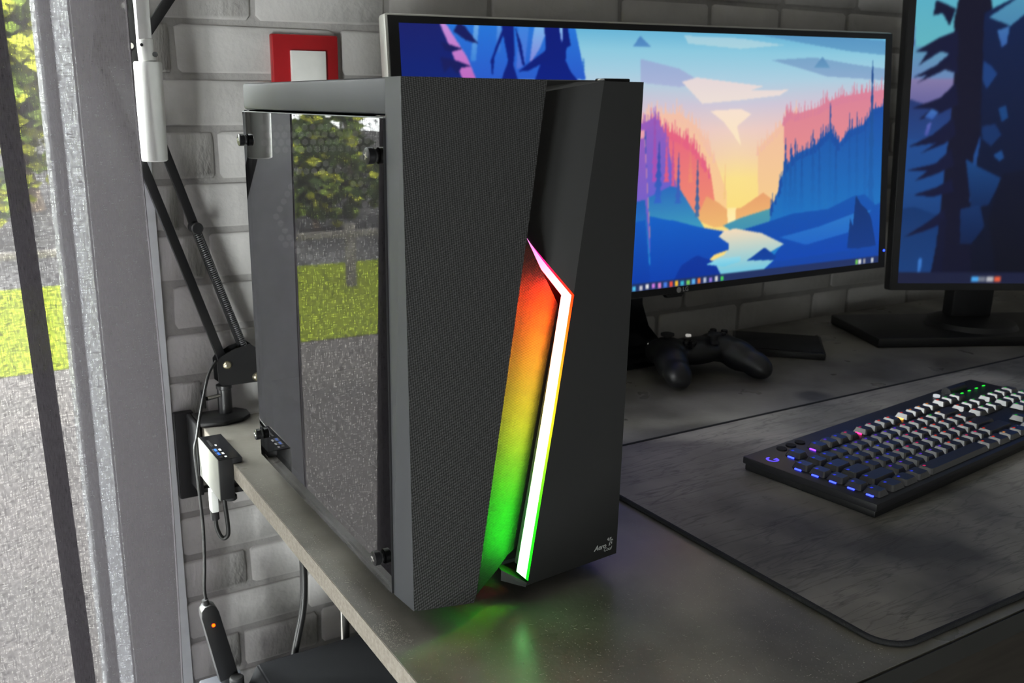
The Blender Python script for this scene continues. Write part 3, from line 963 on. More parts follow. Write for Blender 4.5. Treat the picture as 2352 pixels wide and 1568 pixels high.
# inside the tower: board tray, so that the dark window shows depth
box('board_tray', 0.160, 0.162, 0.05, CD - 0.01, 0.03, 0.355, M_BLACK, pc)
box('power_supply_shroud', 0.012, 0.158, 0.08, CD - 0.004, 0.0190, 0.095, M_BLACK, pc, bevel=0.001)

# ================================================================ SCREEN PICTURES
ART1=[([(0.638, 1.012), (0.847, 1.006), (1.015, 0.992), (1.016, 0.929), (0.904, 0.944), (0.793, 0.971)], (84, 146, 192), (100, 160, 200)), ([(0.709, 0.901), (0.815, 0.915), (0.916, 0.889), (1.017, 0.869), (1.018, 0.821), (0.849, 0.836), (0.772, 0.873)], (120, 164, 200), (140, 170, 205)), ([(0.423, 0.897), (0.504, 0.862), (0.553, 0.809), (0.504, 0.792), (0.423, 0.808)], (150, 172, 212), (170, 180, 215)), ([(0.514, 0.988), (0.638, 0.984), (0.74, 0.962), (0.638, 0.943), (0.523, 0.958)], (160, 205, 222), (170, 210, 222)), ([(0.509, 0.812), (0.541, 0.829), (0.694, 0.795), (0.659, 0.778), (0.752, 0.781), (0.731, 0.758), (0.639, 0.74), (0.553, 0.727)], (228, 214, 216), (236, 222, 214)), ([(0.57, 0.698), (0.639, 0.705), (0.664, 0.683), (0.631, 0.635), (0.641, 0.555), (0.601, 0.654)], (246, 224, 208), (252, 230, 190)), ([(0.68, 0.543), (0.742, 0.648), (0.774, 0.68), (0.784, 0.275), (0.682, 0.289)], (240, 190, 165), (246, 205, 140)), ([(0.742, 0.663), (0.758, 0.693), (0.769, 0.68), (0.829, 0.708), (0.845, 0.726), (0.884, 0.751), (0.953, 0.769), (1.023, 0.786), (1.035, 0.241), (0.746, 0.28)], (216, 128, 152), (240, 150, 130)), ([(0.422, 0.677), (0.449, 0.689), (0.504, 0.688), (0.541, 0.639), (0.58, 0.515), (0.608, 0.371), (0.608, 0.281), (0.42, 0.308)], (242, 192, 168), (250, 205, 140)), ([(0.415, 0.628), (0.449, 0.663), (0.476, 0.625), (0.504, 0.603), (0.532, 0.562), (0.556, 0.5), (0.572, 0.446), (0.585, 0.284), (0.412, 0.309)], (228, 98, 130), (240, 140, 110)), ([(0.415, 0.644), (0.453, 0.679), (0.474, 0.608), (0.489, 0.471), (0.505, 0.331), (0.413, 0.326)], (150, 92, 186), (96, 96, 206)), ([(0.539, 0.264), (0.562, 0.358), (0.59, 0.327), (0.608, 0.299), (0.64, 0.298), (0.694, 0.357), (0.722, 0.317), (0.722, 0.218), (0.58, 0.227)], (232, 160, 110), (240, 186, 112)), ([(0.609, 0.302), (0.63, 0.303), (0.628, 0.227), (0.611, 0.23)], (254, 232, 160), (255, 236, 180)), ([(0.402, 0.344), (0.447, 0.376), (0.485, 0.409), (0.505, 0.39), (0.531, 0.309), (0.553, 0.244), (0.568, 0.188), (0.401, 0.216)], (40, 104, 186), (66, 166, 190)), ([(0.6, 0.232), (0.641, 0.258), (0.713, 0.288), (0.778, 0.328), (0.812, 0.29), (0.746, 0.196), (0.641, 0.176)], (84, 160, 165), (60, 140, 180)), ([(0.713, 0.285), (0.734, 0.375), (0.744, 0.457), (0.776, 0.515), (0.82, 0.543), (0.858, 0.606), (0.882, 0.549), (0.91, 0.604), (0.95, 0.631), (0.971, 0.697), (1.024, 0.715), (1.04, -0.005), (0.704, 0.062)], (24, 78, 162), (30, 132, 206)), ([(0.631, 0.201), (0.703, 0.23), (0.768, 0.258), (0.857, 0.265), (0.926, 0.314), (0.956, 0.318), (0.987, 0.267), (1.026, 0.292), (1.024, -0.012), (0.694, 0.026), (0.742, 0.127), (0.682, 0.187)], (18, 84, 172), (12, 66, 176)), ([(0.736, 0.16), (0.835, 0.191), (0.928, 0.236), (0.976, 0.245), (0.929, 0.157), (0.802, 0.116)], (40, 118, 196), (30, 100, 196)), ([(0.912, 0.08), (0.918, 0.217), (0.926, 0.177), (0.932, 0.317), (0.948, 0.272), (0.963, 0.25), (0.976, 0.209), (0.994, 0.065)], (14, 50, 112), (14, 56, 132)), ([(0.578, 0.21), (0.631, 0.214), (0.691, 0.186), (0.747, 0.129), (0.709, 0.098), (0.724, 0.067), (0.686, 0.013), (0.596, 0.017), (0.556, 0.078), (0.602, 0.109), (0.615, 0.135), (0.58, 0.186)], (244, 218, 186), (104, 196, 226)), ([(0.402, 0.293), (0.429, 0.3), (0.475, 0.274), (0.489, 0.27), (0.541, 0.237), (0.602, 0.208), (0.59, 0.188), (0.614, 0.153), (0.613, 0.129), (0.58, 0.114), (0.561, 0.083), (0.585, 0.045), (0.605, 0.004), (0.399, -0.017)], (20, 96, 196), (8, 58, 168)), ([(0.483, 0.007), (0.507, 0.086), (0.541, 0.119), (0.58, 0.086), (0.599, 0.013), (0.541, 0.004)], (10, 54, 156), (8, 48, 150)), ([(0.561, 0.077), (0.59, 0.095), (0.641, 0.096), (0.641, 0.074), (0.601, 0.06)], (150, 215, 230), (110, 200, 228)), ([(0.657, 0.075), (0.699, 0.123), (0.728, 0.08), (0.722, 0.064)], (12, 60, 150), (12, 66, 160)), ([(0.681, 0.01), (0.726, 0.057), (0.803, 0.062), (0.907, 0.071), (1.016, 0.082), (1.006, -0.022), (0.689, -0.011)], (18, 72, 166), (14, 60, 160)), ([(0.408, 0.942), (0.424, 0.981), (0.445, 0.943)], (74, 130, 188), (84, 140, 196)), ([(0.813, 0.872), (0.835, 0.919), (0.855, 0.873)], (90, 140, 185), (100, 150, 190)), ([(0, 0.64), (0.1, 0.61), (0.2, 0.59), (0.3, 0.61), (0.43, 0.63), (0.44, 0.2), (0, 0.2)], (232, 160, 176), (236, 150, 130)), ([(0, 0.53), (0.06, 0.55), (0.12, 0.5), (0.25, 0.55), (0.36, 0.57), (0.43, 0.6), (0.44, 0.15), (0, 0.15)], (146, 92, 186), (96, 96, 206)), ([(0, 0.45), (0.08, 0.42), (0.14, 0.44), (0.2, 0.36), (0.26, 0.38), (0.33, 0.33), (0.43, 0.36), (0.44, 0.1), (0, 0.1)], (30, 84, 170), (34, 128, 204)), ([(0, 0.25), (0.15, 0.22), (0.3, 0.25), (0.43, 0.28), (0.44, 0), (0, 0)], (18, 88, 188), (8, 56, 162)), ([(0.0, 1.0), (0.09, 1.0), (0.1, 0.88), (0.13, 0.8), (0.09, 0.74), (0.15, 0.63), (0.09, 0.58), (0.165, 0.46), (0.1, 0.42), (0.18, 0.29), (0.11, 0.25), (0.19, 0.12), (0.12, 0.08), (0.12, 0), (0, 0)], (16, 26, 100), (8, 24, 92)), ([(0.171, 0.9), (0.179, 0.9), (0.181, 0.7), (0.2, 0.62), (0.183, 0.6), (0.21, 0.48), (0.184, 0.47), (0.19, 0.1), (0.16, 0.1), (0.166, 0.47), (0.145, 0.46), (0.167, 0.6), (0.15, 0.62), (0.169, 0.7)], (8, 28, 122), (8, 36, 130)), ([(0.232, 0.9), (0.262, 0.9), (0.268, 0.7), (0.3, 0.6), (0.27, 0.58), (0.315, 0.44), (0.272, 0.43), (0.32, 0.27), (0.275, 0.26), (0.28, 0.05), (0.215, 0.05), (0.222, 0.27), (0.18, 0.28), (0.224, 0.44), (0.19, 0.45), (0.226, 0.59), (0.2, 0.61), (0.23, 0.72)], (8, 26, 118), (8, 34, 132)), ([(0.069, 1.011), (0.298, 1.006), (0.316, 0.82), (0.111, 0.814), (0.092, 0.923)], (36, 116, 214), (40, 90, 200)), ([(0.121, 1.009), (0.129, 1.009), (0.121, 0.88), (0.112, 0.88)], (110, 170, 230), (60, 130, 215)), ([(0.16, 1.009), (0.168, 1.009), (0.163, 0.911), (0.155, 0.911)], (90, 150, 225), (50, 110, 205)), ([(0.196, 1.008), (0.215, 1.008), (0.205, 0.868), (0.19, 0.852)], (60, 130, 220), (80, 110, 210)), ([(0.225, 1.007), (0.25, 1.006), (0.233, 0.929), (0.213, 0.868), (0.22, 0.959)], (120, 180, 235), (130, 130, 215)), ([(-0.013, 1.013), (0.067, 1.011), (0.078, 0.958), (0.086, 0.923), (0.099, 0.88), (0.116, 0.809), (-0.018, 0.808)], (22, 30, 104), (10, 34, 116)), ([(0.064, 1.005), (0.075, 1.0), (0.107, 0.892), (0.121, 0.815), (0.098, 0.815), (0.08, 0.92)], (196, 140, 214), (190, 104, 190)), ([(0.095, 1.007), (0.105, 0.996), (0.126, 0.939), (0.115, 0.944), (0.105, 0.95), (0.086, 0.978)], (20, 26, 92), (20, 26, 92)), ([(0.065, 0.943), (0.085, 0.93), (0.1, 0.92), (0.084, 0.911), (0.071, 0.913)], (20, 26, 92), (20, 26, 92)), ([(0.063, 0.893), (0.091, 0.879), (0.112, 0.862), (0.096, 0.856), (0.09, 0.833), (0.079, 0.862), (0.068, 0.838)], (20, 26, 92), (20, 26, 92)), ([(0.166, 1.012), (0.187, 1.011), (0.188, 0.912), (0.185, 0.867), (0.193, 0.81), (0.162, 0.81), (0.176, 0.882)], (8, 28, 122), (8, 28, 122)), ([(0.167, 0.986), (0.172, 0.983), (0.153, 0.896), (0.148, 0.821), (0.146, 0.881)], (8, 28, 122), (8, 28, 122)), ([(0.19, 1.002), (0.2, 0.943), (0.205, 0.868), (0.201, 0.867), (0.195, 0.928)], (8, 28, 122), (8, 28, 122)), ([(0.242, 1.011), (0.284, 1.008), (0.289, 0.941), (0.281, 0.931), (0.279, 0.885), (0.289, 0.842), (0.304, 0.81), (0.221, 0.81), (0.232, 0.868), (0.243, 0.927)], (8, 26, 118), (6, 30, 128)), ([(0.243, 0.92), (0.225, 0.895), (0.193, 0.845), (0.213, 0.85), (0.244, 0.884)], (8, 28, 122), (8, 28, 122)), ([(0.269, 1.004), (0.274, 1.004), (0.275, 0.962), (0.272, 0.949)], (150, 200, 240), (120, 150, 230))]
TREES1=[((0.747, 0.581), (0.748, 0.242), 0.0088, (24, 72, 150), (26, 112, 192)), ((0.76, 0.558), (0.761, 0.24), 0.0088, (24, 72, 150), (26, 112, 192)), ((0.771, 0.583), (0.772, 0.239), 0.0088, (24, 72, 150), (26, 112, 192)), ((0.788, 0.547), (0.789, 0.236), 0.0088, (24, 72, 150), (26, 112, 192)), ((0.815, 0.62), (0.818, 0.232), 0.0088, (24, 72, 150), (26, 112, 192)), ((0.832, 0.585), (0.835, 0.23), 0.0088, (24, 72, 150), (26, 112, 192)), ((0.858, 0.733), (0.863, 0.225), 0.0088, (24, 72, 150), (26, 112, 192)), ((0.875, 0.602), (0.878, 0.223), 0.0088, (24, 72, 150), (26, 112, 192)), ((0.909, 0.683), (0.915, 0.218), 0.0088, (24, 72, 150), (26, 112, 192)), ((0.929, 0.687), (0.935, 0.215), 0.0088, (24, 72, 150), (26, 112, 192)), ((0.952, 0.675), (0.958, 0.212), 0.0088, (24, 72, 150), (26, 112, 192)), ((0.967, 0.909), (0.973, 0.249), 0.012, (26, 66, 130), (26, 100, 180)), ((0.452, 0.686), (0.45, 0.423), 0.008, (150, 80, 170), (170, 80, 180)), ((0.432, 0.627), (0.427, 0.29), 0.0072, (20, 70, 160), (30, 110, 200)), ((0.461, 0.587), (0.456, 0.337), 0.0104, (60, 70, 160), (50, 100, 200)), ((0.502, 0.538), (0.499, 0.331), 0.0072, (90, 80, 160), (50, 100, 190)), ((0.543, 0.509), (0.541, 0.273), 0.0064, (50, 80, 140), (70, 110, 160)), ((0.527, 0.573), (0.527, 0.415), 0.0056, (226, 120, 120), (238, 140, 110)), ((0.476, 0.594), (0.475, 0.421), 0.0064, (200, 90, 150), (220, 90, 130)), ((0.49, 0.587), (0.489, 0.402), 0.0056, (190, 80, 150), (210, 90, 140)), ((0.605, 0.487), (0.603, 0.336), 0.0032, (240, 190, 140), (244, 200, 130)), ((0.298, 0.87), (0.297, 0.814), 0.004, (40, 100, 190), (40, 100, 190)), ((0.313, 0.901), (0.31, 0.814), 0.0048, (40, 110, 200), (40, 110, 200))]
ICONS1=[((0.405, 0.011), (80, 190, 230)), ((0.419, 0.011), (200, 200, 210)), ((0.432, 0.014), (230, 230, 230)), ((0.445, 0.014), (200, 120, 220)), ((0.458, 0.013), (220, 130, 200)), ((0.471, 0.012), (70, 120, 220)), ((0.483, 0.013), (235, 80, 60)), ((0.495, 0.012), (245, 190, 50)), ((0.508, 0.011), (60, 180, 200)), ((0.521, 0.011), (120, 200, 90)), ((0.533, 0.012), (90, 170, 230)), ((0.546, 0.012), (240, 120, 50)), ((0.559, 0.012), (180, 190, 210)), ((0.572, 0.011), (150, 120, 220)), ((0.585, 0.012), (210, 210, 210)), ((0.598, 0.011), (70, 200, 90)), ((0.939, 0.013), (110, 190, 80)), ((0.948, 0.013), (220, 220, 220)), ((0.96, 0.013), (150, 150, 160)), ((0.983, 0.013), (200, 205, 210))]
ART2=[([(-0.008, 0.919), (0.328, 0.92), (0.342, 0.727), (0.004, 0.726)], (84, 170, 196), (96, 178, 190)), ([(-0.042, 0.732), (0.342, 0.733), (0.35, 0.623), (-0.036, 0.621)], (90, 150, 180), (104, 130, 180)), ([(-0.036, 0.634), (0.167, 0.635), (0.174, 0.53), (-0.031, 0.529)], (130, 120, 165), (90, 90, 150)), ([(-0.045, 0.589), (-0.01, 0.575), (0.036, 0.558), (0.127, 0.556), (0.134, 0.45), (-0.038, 0.45)], (34, 50, 104), (30, 66, 130)), ([(-0.003, 0.234), (0.032, 0.241), (0.079, 0.221), (0.126, 0.207), (0.138, 0.014), (-0.013, 0.014)], (14, 50, 104), (20, 60, 120)), ([(0.115, 0.919), (0.182, 0.919), (0.208, 0.791), (0.229, 0.727), (0.209, 0.609), (0.195, 0.477), (0.177, 0.397), (0.176, 0.248), (0.21, -0.013), (0.082, -0.014), (0.097, 0.125), (0.101, 0.248), (0.109, 0.477), (0.112, 0.609), (0.111, 0.726), (0.1, 0.804)], (14, 14, 38), (12, 14, 40)), ([(0.103, 0.842), (0.051, 0.868), (0.046, 0.822), (0.07, 0.829), (0.09, 0.791)], (12, 16, 48), (12, 16, 48)), ([(0.113, 0.778), (0.069, 0.758), (0.008, 0.715), (0.038, 0.713), (0.018, 0.674), (0.072, 0.716), (0.118, 0.7)], (14, 18, 52), (14, 18, 52)), ([(0.111, 0.726), (0.063, 0.674), (0.006, 0.637), (0.042, 0.645), (0.019, 0.622), (0.087, 0.661), (0.121, 0.648)], (14, 18, 52), (14, 18, 52)), ([(0.117, 0.622), (0.08, 0.576), (0.005, 0.543), (0.06, 0.545), (0.028, 0.51), (0.072, 0.523), (0.127, 0.556)], (14, 18, 52), (14, 18, 52)), ([(0.118, 0.516), (0.065, 0.463), (0.004, 0.426), (0.077, 0.439), (0.039, 0.407), (0.1, 0.437), (0.127, 0.463)], (14, 18, 52), (14, 18, 52)), ([(0.118, 0.423), (0.081, 0.376), (0.002, 0.353), (0.06, 0.353), (0.027, 0.321), (0.083, 0.343), (0.128, 0.37)], (14, 18, 52), (14, 18, 52)), ([(0.124, 0.329), (0.086, 0.302), (0.027, 0.278), (0.076, 0.272), (0.133, 0.289)], (14, 18, 52), (14, 18, 52)), ([(0.113, 0.234), (0.069, 0.193), (0.008, 0.145), (0.071, 0.169), (0.116, 0.193)], (14, 18, 52), (14, 18, 52)), ([(0.092, 0.014), (0.098, 0.097), (0.103, 0.207), (0.12, 0.207), (0.115, 0.014)], (12, 16, 46), (12, 16, 46)), ([(0.177, 0.83), (0.328, 0.92), (0.397, -0.013), (0.199, -0.013), (0.176, 0.248), (0.192, 0.437)], (10, 30, 74), (6, 10, 30)), ([(0.189, 0.817), (0.221, 0.843), (0.253, 0.869), (0.266, 0.92), (0.328, 0.92), (0.331, 0.875), (0.247, 0.791), (0.224, 0.802)], (80, 150, 180), (70, 130, 170)), ([(0.214, 0.778), (0.245, 0.791), (0.242, 0.74), (0.229, 0.727)], (60, 110, 170), (50, 90, 160)), ([(0.184, 0.687), (0.205, 0.674), (0.223, 0.648), (0.198, 0.602), (0.184, 0.635)], (24, 60, 120), (24, 60, 120)), ([(0.233, 0.543), (0.252, 0.556), (0.261, 0.517), (0.245, 0.503)], (20, 64, 120), (20, 64, 120)), ([(0.194, 0.49), (0.228, 0.497), (0.247, 0.464), (0.221, 0.43), (0.197, 0.45)], (16, 46, 96), (16, 46, 96)), ([(0.229, 0.403), (0.251, 0.417), (0.258, 0.394), (0.247, 0.381)], (24, 70, 130), (24, 70, 130)), ([(0.158, 0.39), (0.185, 0.37), (0.233, 0.343), (0.257, 0.33), (0.228, 0.248), (0.182, 0.235)], (20, 66, 124), (10, 36, 80)), ([(0.153, 0.234), (0.205, 0.248), (0.221, 0.18), (0.19, 0.125), (0.16, 0.125)], (14, 46, 96), (10, 30, 70)), ([(0.256, 0.343), (0.369, 0.37), (0.397, -0.013), (0.269, -0.013), (0.23, 0.207)], (8, 14, 40), (6, 8, 24)), ([(0.06, 0.543), (0.077, 0.532), (0.062, 0.51), (0.041, 0.519)], (60, 110, 180), (50, 90, 170)), ([(0.051, 0.496), (0.062, 0.503), (0.053, 0.46), (0.044, 0.463)], (90, 100, 180), (70, 80, 160)), ([(0.053, 0.083), (0.062, 0.077), (0.058, 0.028), (0.05, 0.031)], (60, 120, 200), (50, 110, 190))]
ICONS2=[((0.206, 0.013), (70, 160, 230)), ((0.226, 0.013), (110, 115, 130)), ((0.247, 0.013), (180, 180, 185)), ((0.267, 0.013), (225, 90, 60))]

def raster(nx, ny, base, art, trees, icons, bar, barcol, isz, dim=1.0):
    U, V = np.meshgrid(np.linspace(0, 1, nx), np.linspace(0, 1, ny))
    img = base(U, V)
    def fill(pts, ca, cb):
        P = np.array(pts)
        i0, i1_ = max(int(P[:, 0].min() * (nx - 1)), 0), min(int(P[:, 0].max() * (nx - 1)) + 2, nx)
        j0, j1_ = max(int(P[:, 1].min() * (ny - 1)), 0), min(int(P[:, 1].max() * (ny - 1)) + 2, ny)
        if i1_ <= i0 or j1_ <= j0: return
        u, v = U[j0:j1_, i0:i1_], V[j0:j1_, i0:i1_]
        ins = np.zeros(u.shape, bool)
        for (xa, ya), (xb, yb) in zip(pts, pts[1:] + pts[:1]):
            if ya == yb: continue
            cr_ = ((v < ya) != (v < yb)) & (u < (xb - xa) * (v - ya) / (yb - ya) + xa)
            ins ^= cr_
        t = np.clip((v - P[:, 1].min()) / max(P[:, 1].max() - P[:, 1].min(), 1e-6), 0, 1)[..., None]
        col = np.array(cb, float) * (1 - t) + np.array(ca, float) * t
        img[j0:j1_, i0:i1_][ins] = col[ins]
    split = len(art) if trees is None else None
    rt = random.Random(11)
    for k, (pts, ca, cb) in enumerate(art):
        if trees and k == 16:
            for (tp_, bs_, hw, ta, tb) in trees:
                pl = []
                n = 7
                left, right = [], []
                for q in range(n):
                    f0, f1 = q / n, (q + 0.85) / n
                    for f, e in ((f0 + 0.02, 0.55), (f1, 1.1 + rt.uniform(-0.25, 0.25))):
                        cx_, cy_ = tp_[0] + (bs_[0] - tp_[0]) * f, tp_[1] + (bs_[1] - tp_[1]) * f
                        wd = hw * (0.10 + 0.75 * f) * e
                        left.append((cx_ - wd, cy_)); right.append((cx_ + wd, cy_))
                fill([tuple(tp_)] + right + left[::-1], ta, tb)
        fill(pts, ca, cb)
        if trees and k in (6, 7, 8, 9, 10, 15):          # fringe of far spruces along the skyline of a forest layer
            vmin, vmax = min(p[1] for p in pts), max(p[1] for p in pts)
            for (ua, va), (ub, vb) in zip(pts, pts[1:]):
                if ub <= ua or min(va, vb) < vmin + 0.12: continue
                u0 = ua
                while u0 < ub:
                    vv0 = va + (vb - va) * (u0 - ua) / (ub - ua)
                    hh_, w0 = rt.uniform(0.012, 0.065), rt.uniform(0.0022, 0.0042)
                    fill([(u0 - w0, vv0 - 0.03), (u0, vv0 + hh_), (u0 + w0, vv0 - 0.03)], ca, ca)
                    u0 += rt.uniform(0.003, 0.009)
    if bar: img[V < bar] = barcol
    for (u0, v0), c in icons:
        ms = (np.abs(U - u0) < isz[0]) & (np.abs(V - v0) < isz[1])
        img[ms] = c
    k = np.array([0.25, 0.5, 0.25])                     # soften hard pixel steps
    for ax in (0, 1, 0, 1):
        pad = np.pad(img, [(1, 1) if a == ax else (0, 0) for a in range(3)], mode='edge')
        sl = lambda s: tuple(slice(s, s + img.shape[ax]) if a == ax else slice(None) for a in range(3))
        img = pad[sl(0)] * k[0] + pad[sl(1)] * k[1] + pad[sl(2)] * k[2]
    x = np.clip(img / 255.0, 0, 1)
    return np.where(x <= 0.04045, x / 12.92, ((x + 0.055) / 1.055) ** 2.4) * dim

def screen_mesh(name, nx, ny, x0, x1, z0, z1, y, M, lin, m, parent):
    X, Z = np.meshgrid(np.linspace(x0, x1, nx), np.linspace(z0, z1, ny))
    Mn = np.array(M)
    pts = np.stack([X.ravel(), np.full(X.size, y), Z.ravel(), np.ones(X.size)], 1) @ Mn.T
    pts = pts[:, :3]
    me = bpy.data.meshes.new(name)
    me.vertices.add(nx * ny)
    if parent.name in ORG:
        pts = pts - np.array(ORG[parent.name])
    me.vertices.foreach_set('co', pts.astype(np.float32).ravel())
    idx = np.arange(nx * ny).reshape(ny, nx)
    q = np.stack([idx[:-1, :-1], idx[:-1, 1:], idx[1:, 1:], idx[1:, :-1]], -1).reshape(-1, 4)
    me.loops.add(q.size)
    me.loops.foreach_set('vertex_index', q.ravel().astype(np.int32))
    me.polygons.add(len(q))
    me.polygons.foreach_set('loop_start', (np.arange(len(q)) * 4).astype(np.int32))
    me.update(calc_edges=True)
    at = me.attributes.new('picture', 'FLOAT_COLOR', 'POINT')
    at.data.foreach_set('color', np.concatenate([lin.reshape(-1, 3), np.ones((nx * ny, 1))], 1).astype(np.float32).ravel())
    me.materials.append(m)
    o = bpy.data.objects.new(name, me)
    link(o, parent)
    return o

def sky1(U, V):
    st = [(0.0, (250, 216, 120)), (0.30, (250, 222, 130)), (0.42, (250, 224, 140)), (0.52, (244, 212, 172)), (0.62, (236, 206, 196)), (0.72, (206, 200, 216)), (0.82, (172, 206, 224)), (0.93, (140, 200, 222)), (1.0, (104, 180, 214))]
    xs = [a for a, _ in st]
    img = np.stack([np.interp(V, xs, [c[k] for _, c in st]) for k in range(3)], -1)
    side = np.clip(np.abs(U - 0.63) / 0.37, 0, 1)[..., None] * np.clip(1 - np.abs(V - 0.55) / 0.3, 0, 1)[..., None]
    img = img * (1 - 0.55 * side) + np.array((226, 160, 175)) * 0.55 * side
    return img
def sky2(U, V):
    st = [(0.0, (14, 36, 84)), (0.3, (24, 70, 134)), (0.55, (30, 72, 140)), (0.72, (60, 74, 140)), (0.8, (96, 104, 156)), (1.0, (86, 160, 188))]
    xs = [a for a, _ in st]
    return np.stack([np.interp(V, xs, [c[k] for _, c in st]) for k in range(3)], -1)
lin1 = raster(760, 320, sky1, ART1, TREES1, ICONS1, 0.030, (32, 48, 96), (0.0034, 0.0100))
lin2 = raster(420, 300, sky2, ART2, None, ICONS2, 0.036, (24, 29, 58), (0.0090, 0.0075))
M_SCR1 = attr_emission('bright_screen', 1.0, 0.35)
M_SCR2 = attr_emission('dim_screen', 1.0, 0.35)

# ================================================================ MONITORS
def mon_matrix(c, yaw, tilt, roll):
    u = Vector((math.cos(yaw), math.sin(yaw), 0)); b = Vector((-math.sin(yaw), math.cos(yaw), 0)); k = Vector((0, 0, 1))
    h = k * math.cos(tilt) + b * math.sin(tilt)
    uu = u * math.cos(roll) + h * math.sin(roll); hh = h * math.cos(roll) - u * math.sin(roll)
    return basis(c, uu, hh.cross(uu), hh)
def stadium(cx, cy, rx, ry, n=40, p=2.6):
    return [(cx + rx * math.copysign(abs(math.cos(a)) ** (2 / p), math.cos(a)), cy + ry * math.copysign(abs(math.sin(a)) ** (2 / p), math.sin(a))) for a in (2 * math.pi * k / n for k in range(n))]

m1 = thing('ultrawide_monitor', 'wide monitor with a silver rim showing a bright sunset forest landscape', 'monitor', (0.60, 0.48, 0))
MM = mon_matrix((0.6141, 0.4040, 0.1178), -0.0366, 0.0894, 0.0078)
Wm, Hm = 0.83, 0.3564
box('housing', -Wm / 2, Wm / 2, 0.0, 0.020, 0, Hm, M_SILVER, m1, bevel=0.004, M=MM)
box('back_shell', -0.30, 0.30, 0.020, 0.042, 0.04, Hm - 0.05, M_BLACK, m1, bevel=0.008, M=MM)
bm = bmesh.new()
for (xa, xb, za, zb) in ((-Wm / 2 + 0.0035, -Wm / 2 + 0.0165, 0.0015, Hm - 0.003), (Wm / 2 - 0.0165, Wm / 2 - 0.0025, 0.0015, Hm - 0.003), (-Wm / 2 + 0.0165, Wm / 2 - 0.0165, 0.0015, 0.0105), (-Wm / 2 + 0.0165, Wm / 2 - 0.0165, Hm - 0.0109, Hm - 0.003)):
    bm_box(bm, xa, xb, -0.0016, 0.0004, za, zb, MM)
bz = from_bm('bezel', bm, M_BLACK, m1)
screen_mesh('screen', 760, 320, -Wm / 2 + 0.0165, Wm / 2 - 0.0165, 0.0105, Hm - 0.0109, -0.0008, MM, lin1, M_SCR1, m1)['label'] = 'lit screen with a sunset forest river picture and a taskbar'
M_LG = mat('grey_logo_print', (0.6, 0.6, 0.61), 0.4)
MT = MM @ basis((0.004, -0.0018, 0.0056), (1, 0, 0), (0, 0, 1), (0, -1, 0))
text_mesh('brand_text', 'LG', 0.0085, M_LG, bz, MT @ Matrix.Translation((0.0075, 0, 0)), bold=0.0001)
prism('brand_disc', [(0.0001 + 0.0040 * math.cos(2 * math.pi * k / 20) - 0.0045, 0.0040 * math.sin(2 * math.pi * k / 20)) for k in range(20)], 'z', 0.0, 0.0002, M_LG, bz, M=MT)
prism('sensor_lip', [(-0.016, 0.0), (0.016, 0.0), (0.012, -0.0045), (-0.012, -0.0045)], 'y', 0.002, 0.010, M_BLACK, m1, M=MM @ Matrix.Translation((-0.004, 0, 0)))
cyl('power_led', MM @ Vector((Wm / 2 - 0.0055, -0.0024, 0.028)), MM @ Vector((Wm / 2 - 0.0055, -0.0010, 0.028)), 0.0016, M_LEDBLUE, m1, seg=10)
prism('stand_neck', [(0.560, 0.18), (0.640, 0.18), (0.626, 0.12), (0.628, 0.085), (0.642, 0.050), (0.668, 0.022), (0.705, 0.008), (0.495, 0.008), (0.532, 0.022), (0.558, 0.050), (0.572, 0.085), (0.574, 0.12)], 'y', 0.494, 0.504, M_BLACKGLOSS, m1, bevel=0.001)
prism('stand_base', stadium(0.60, 0.500, 0.135, 0.044), 'z', 0.0, 0.009, M_BLACKGLOSS, m1, bevel=0.002)
box('stand_joint', 0.572, 0.628, 0.450, 0.498, 0.17, 0.24, M_BLACK, m1, bevel=0.004)

m2 = thing('second_monitor', 'dim black monitor at the right edge showing a dark pine tree', 'monitor', (1.22, 0.40, 0))
M2 = mon_matrix((1.3065, 0.2317, 0.0850), -0.5142, 0.1148, 0.0)
Wn, Hn = 0.615, 0.5000
box('housing', -Wn / 2, Wn / 2, 0.0, 0.022, 0, Hn + 0.02, M_BLACK, m2, bevel=0.003, M=M2)
box('back_shell', -0.20, 0.20, 0.022, 0.050, 0.05, Hn - 0.05, M_BLACK, m2, bevel=0.01, M=M2)
bm = bmesh.new()
for (xa, xb, za, zb) in ((-Wn / 2 + 0.001, -Wn / 2 + 0.0115, 0.001, Hn + 0.019), (Wn / 2 - 0.0115, Wn / 2 - 0.001, 0.001, Hn + 0.019), (-Wn / 2 + 0.0115, Wn / 2 - 0.0115, 0.001, 0.0115), (-Wn / 2 + 0.0115, Wn / 2 - 0.0115, Hn + 0.0075, Hn + 0.019)):
    bm_box(bm, xa, xb, -0.0016, 0.0004, za, zb, M2)
from_bm('bezel', bm, M_BLACK, m2)
screen_mesh('screen', 420, 300, -Wn / 2 + 0.0115, Wn / 2 - 0.0115, 0.0115, Hn + 0.0075, -0.0008, M2, lin2, M_SCR2, m2)['label'] = 'dim screen with a dark pine tree picture'
u_, v_ = Vector((0.900, -0.436, 0)), Vector((0.436, 0.900, 0))
FLc = Vector((0.998, 0.362, 0))
cor = [FLc, FLc + u_ * 0.42, FLc + u_ * 0.42 + v_ * 0.17, FLc + v_ * 0.17]
prism('stand_base', [(p.x, p.y) for p in cor], 'z', 0.0, 0.016, M_BLACKMETAL, m2, bevel=0.003)
cc = FLc + u_ * 0.20 + v_ * 0.085
cyl('stand_foot', (cc.x, cc.y, 0.015), (cc.x, cc.y, 0.030), 0.07, M_BLACK, m2, seg=32, prof=[(0, 0.072), (0.6, 0.066), (1, 0.050)])
Mc = basis((cc.x, cc.y, 0), u_, v_, (0, 0, 1))
box('stand_column', -0.035, 0.035, 0.0, 0.030, 0.028, 0.26, M_BLACK, m2, bevel=0.004, M=Mc)

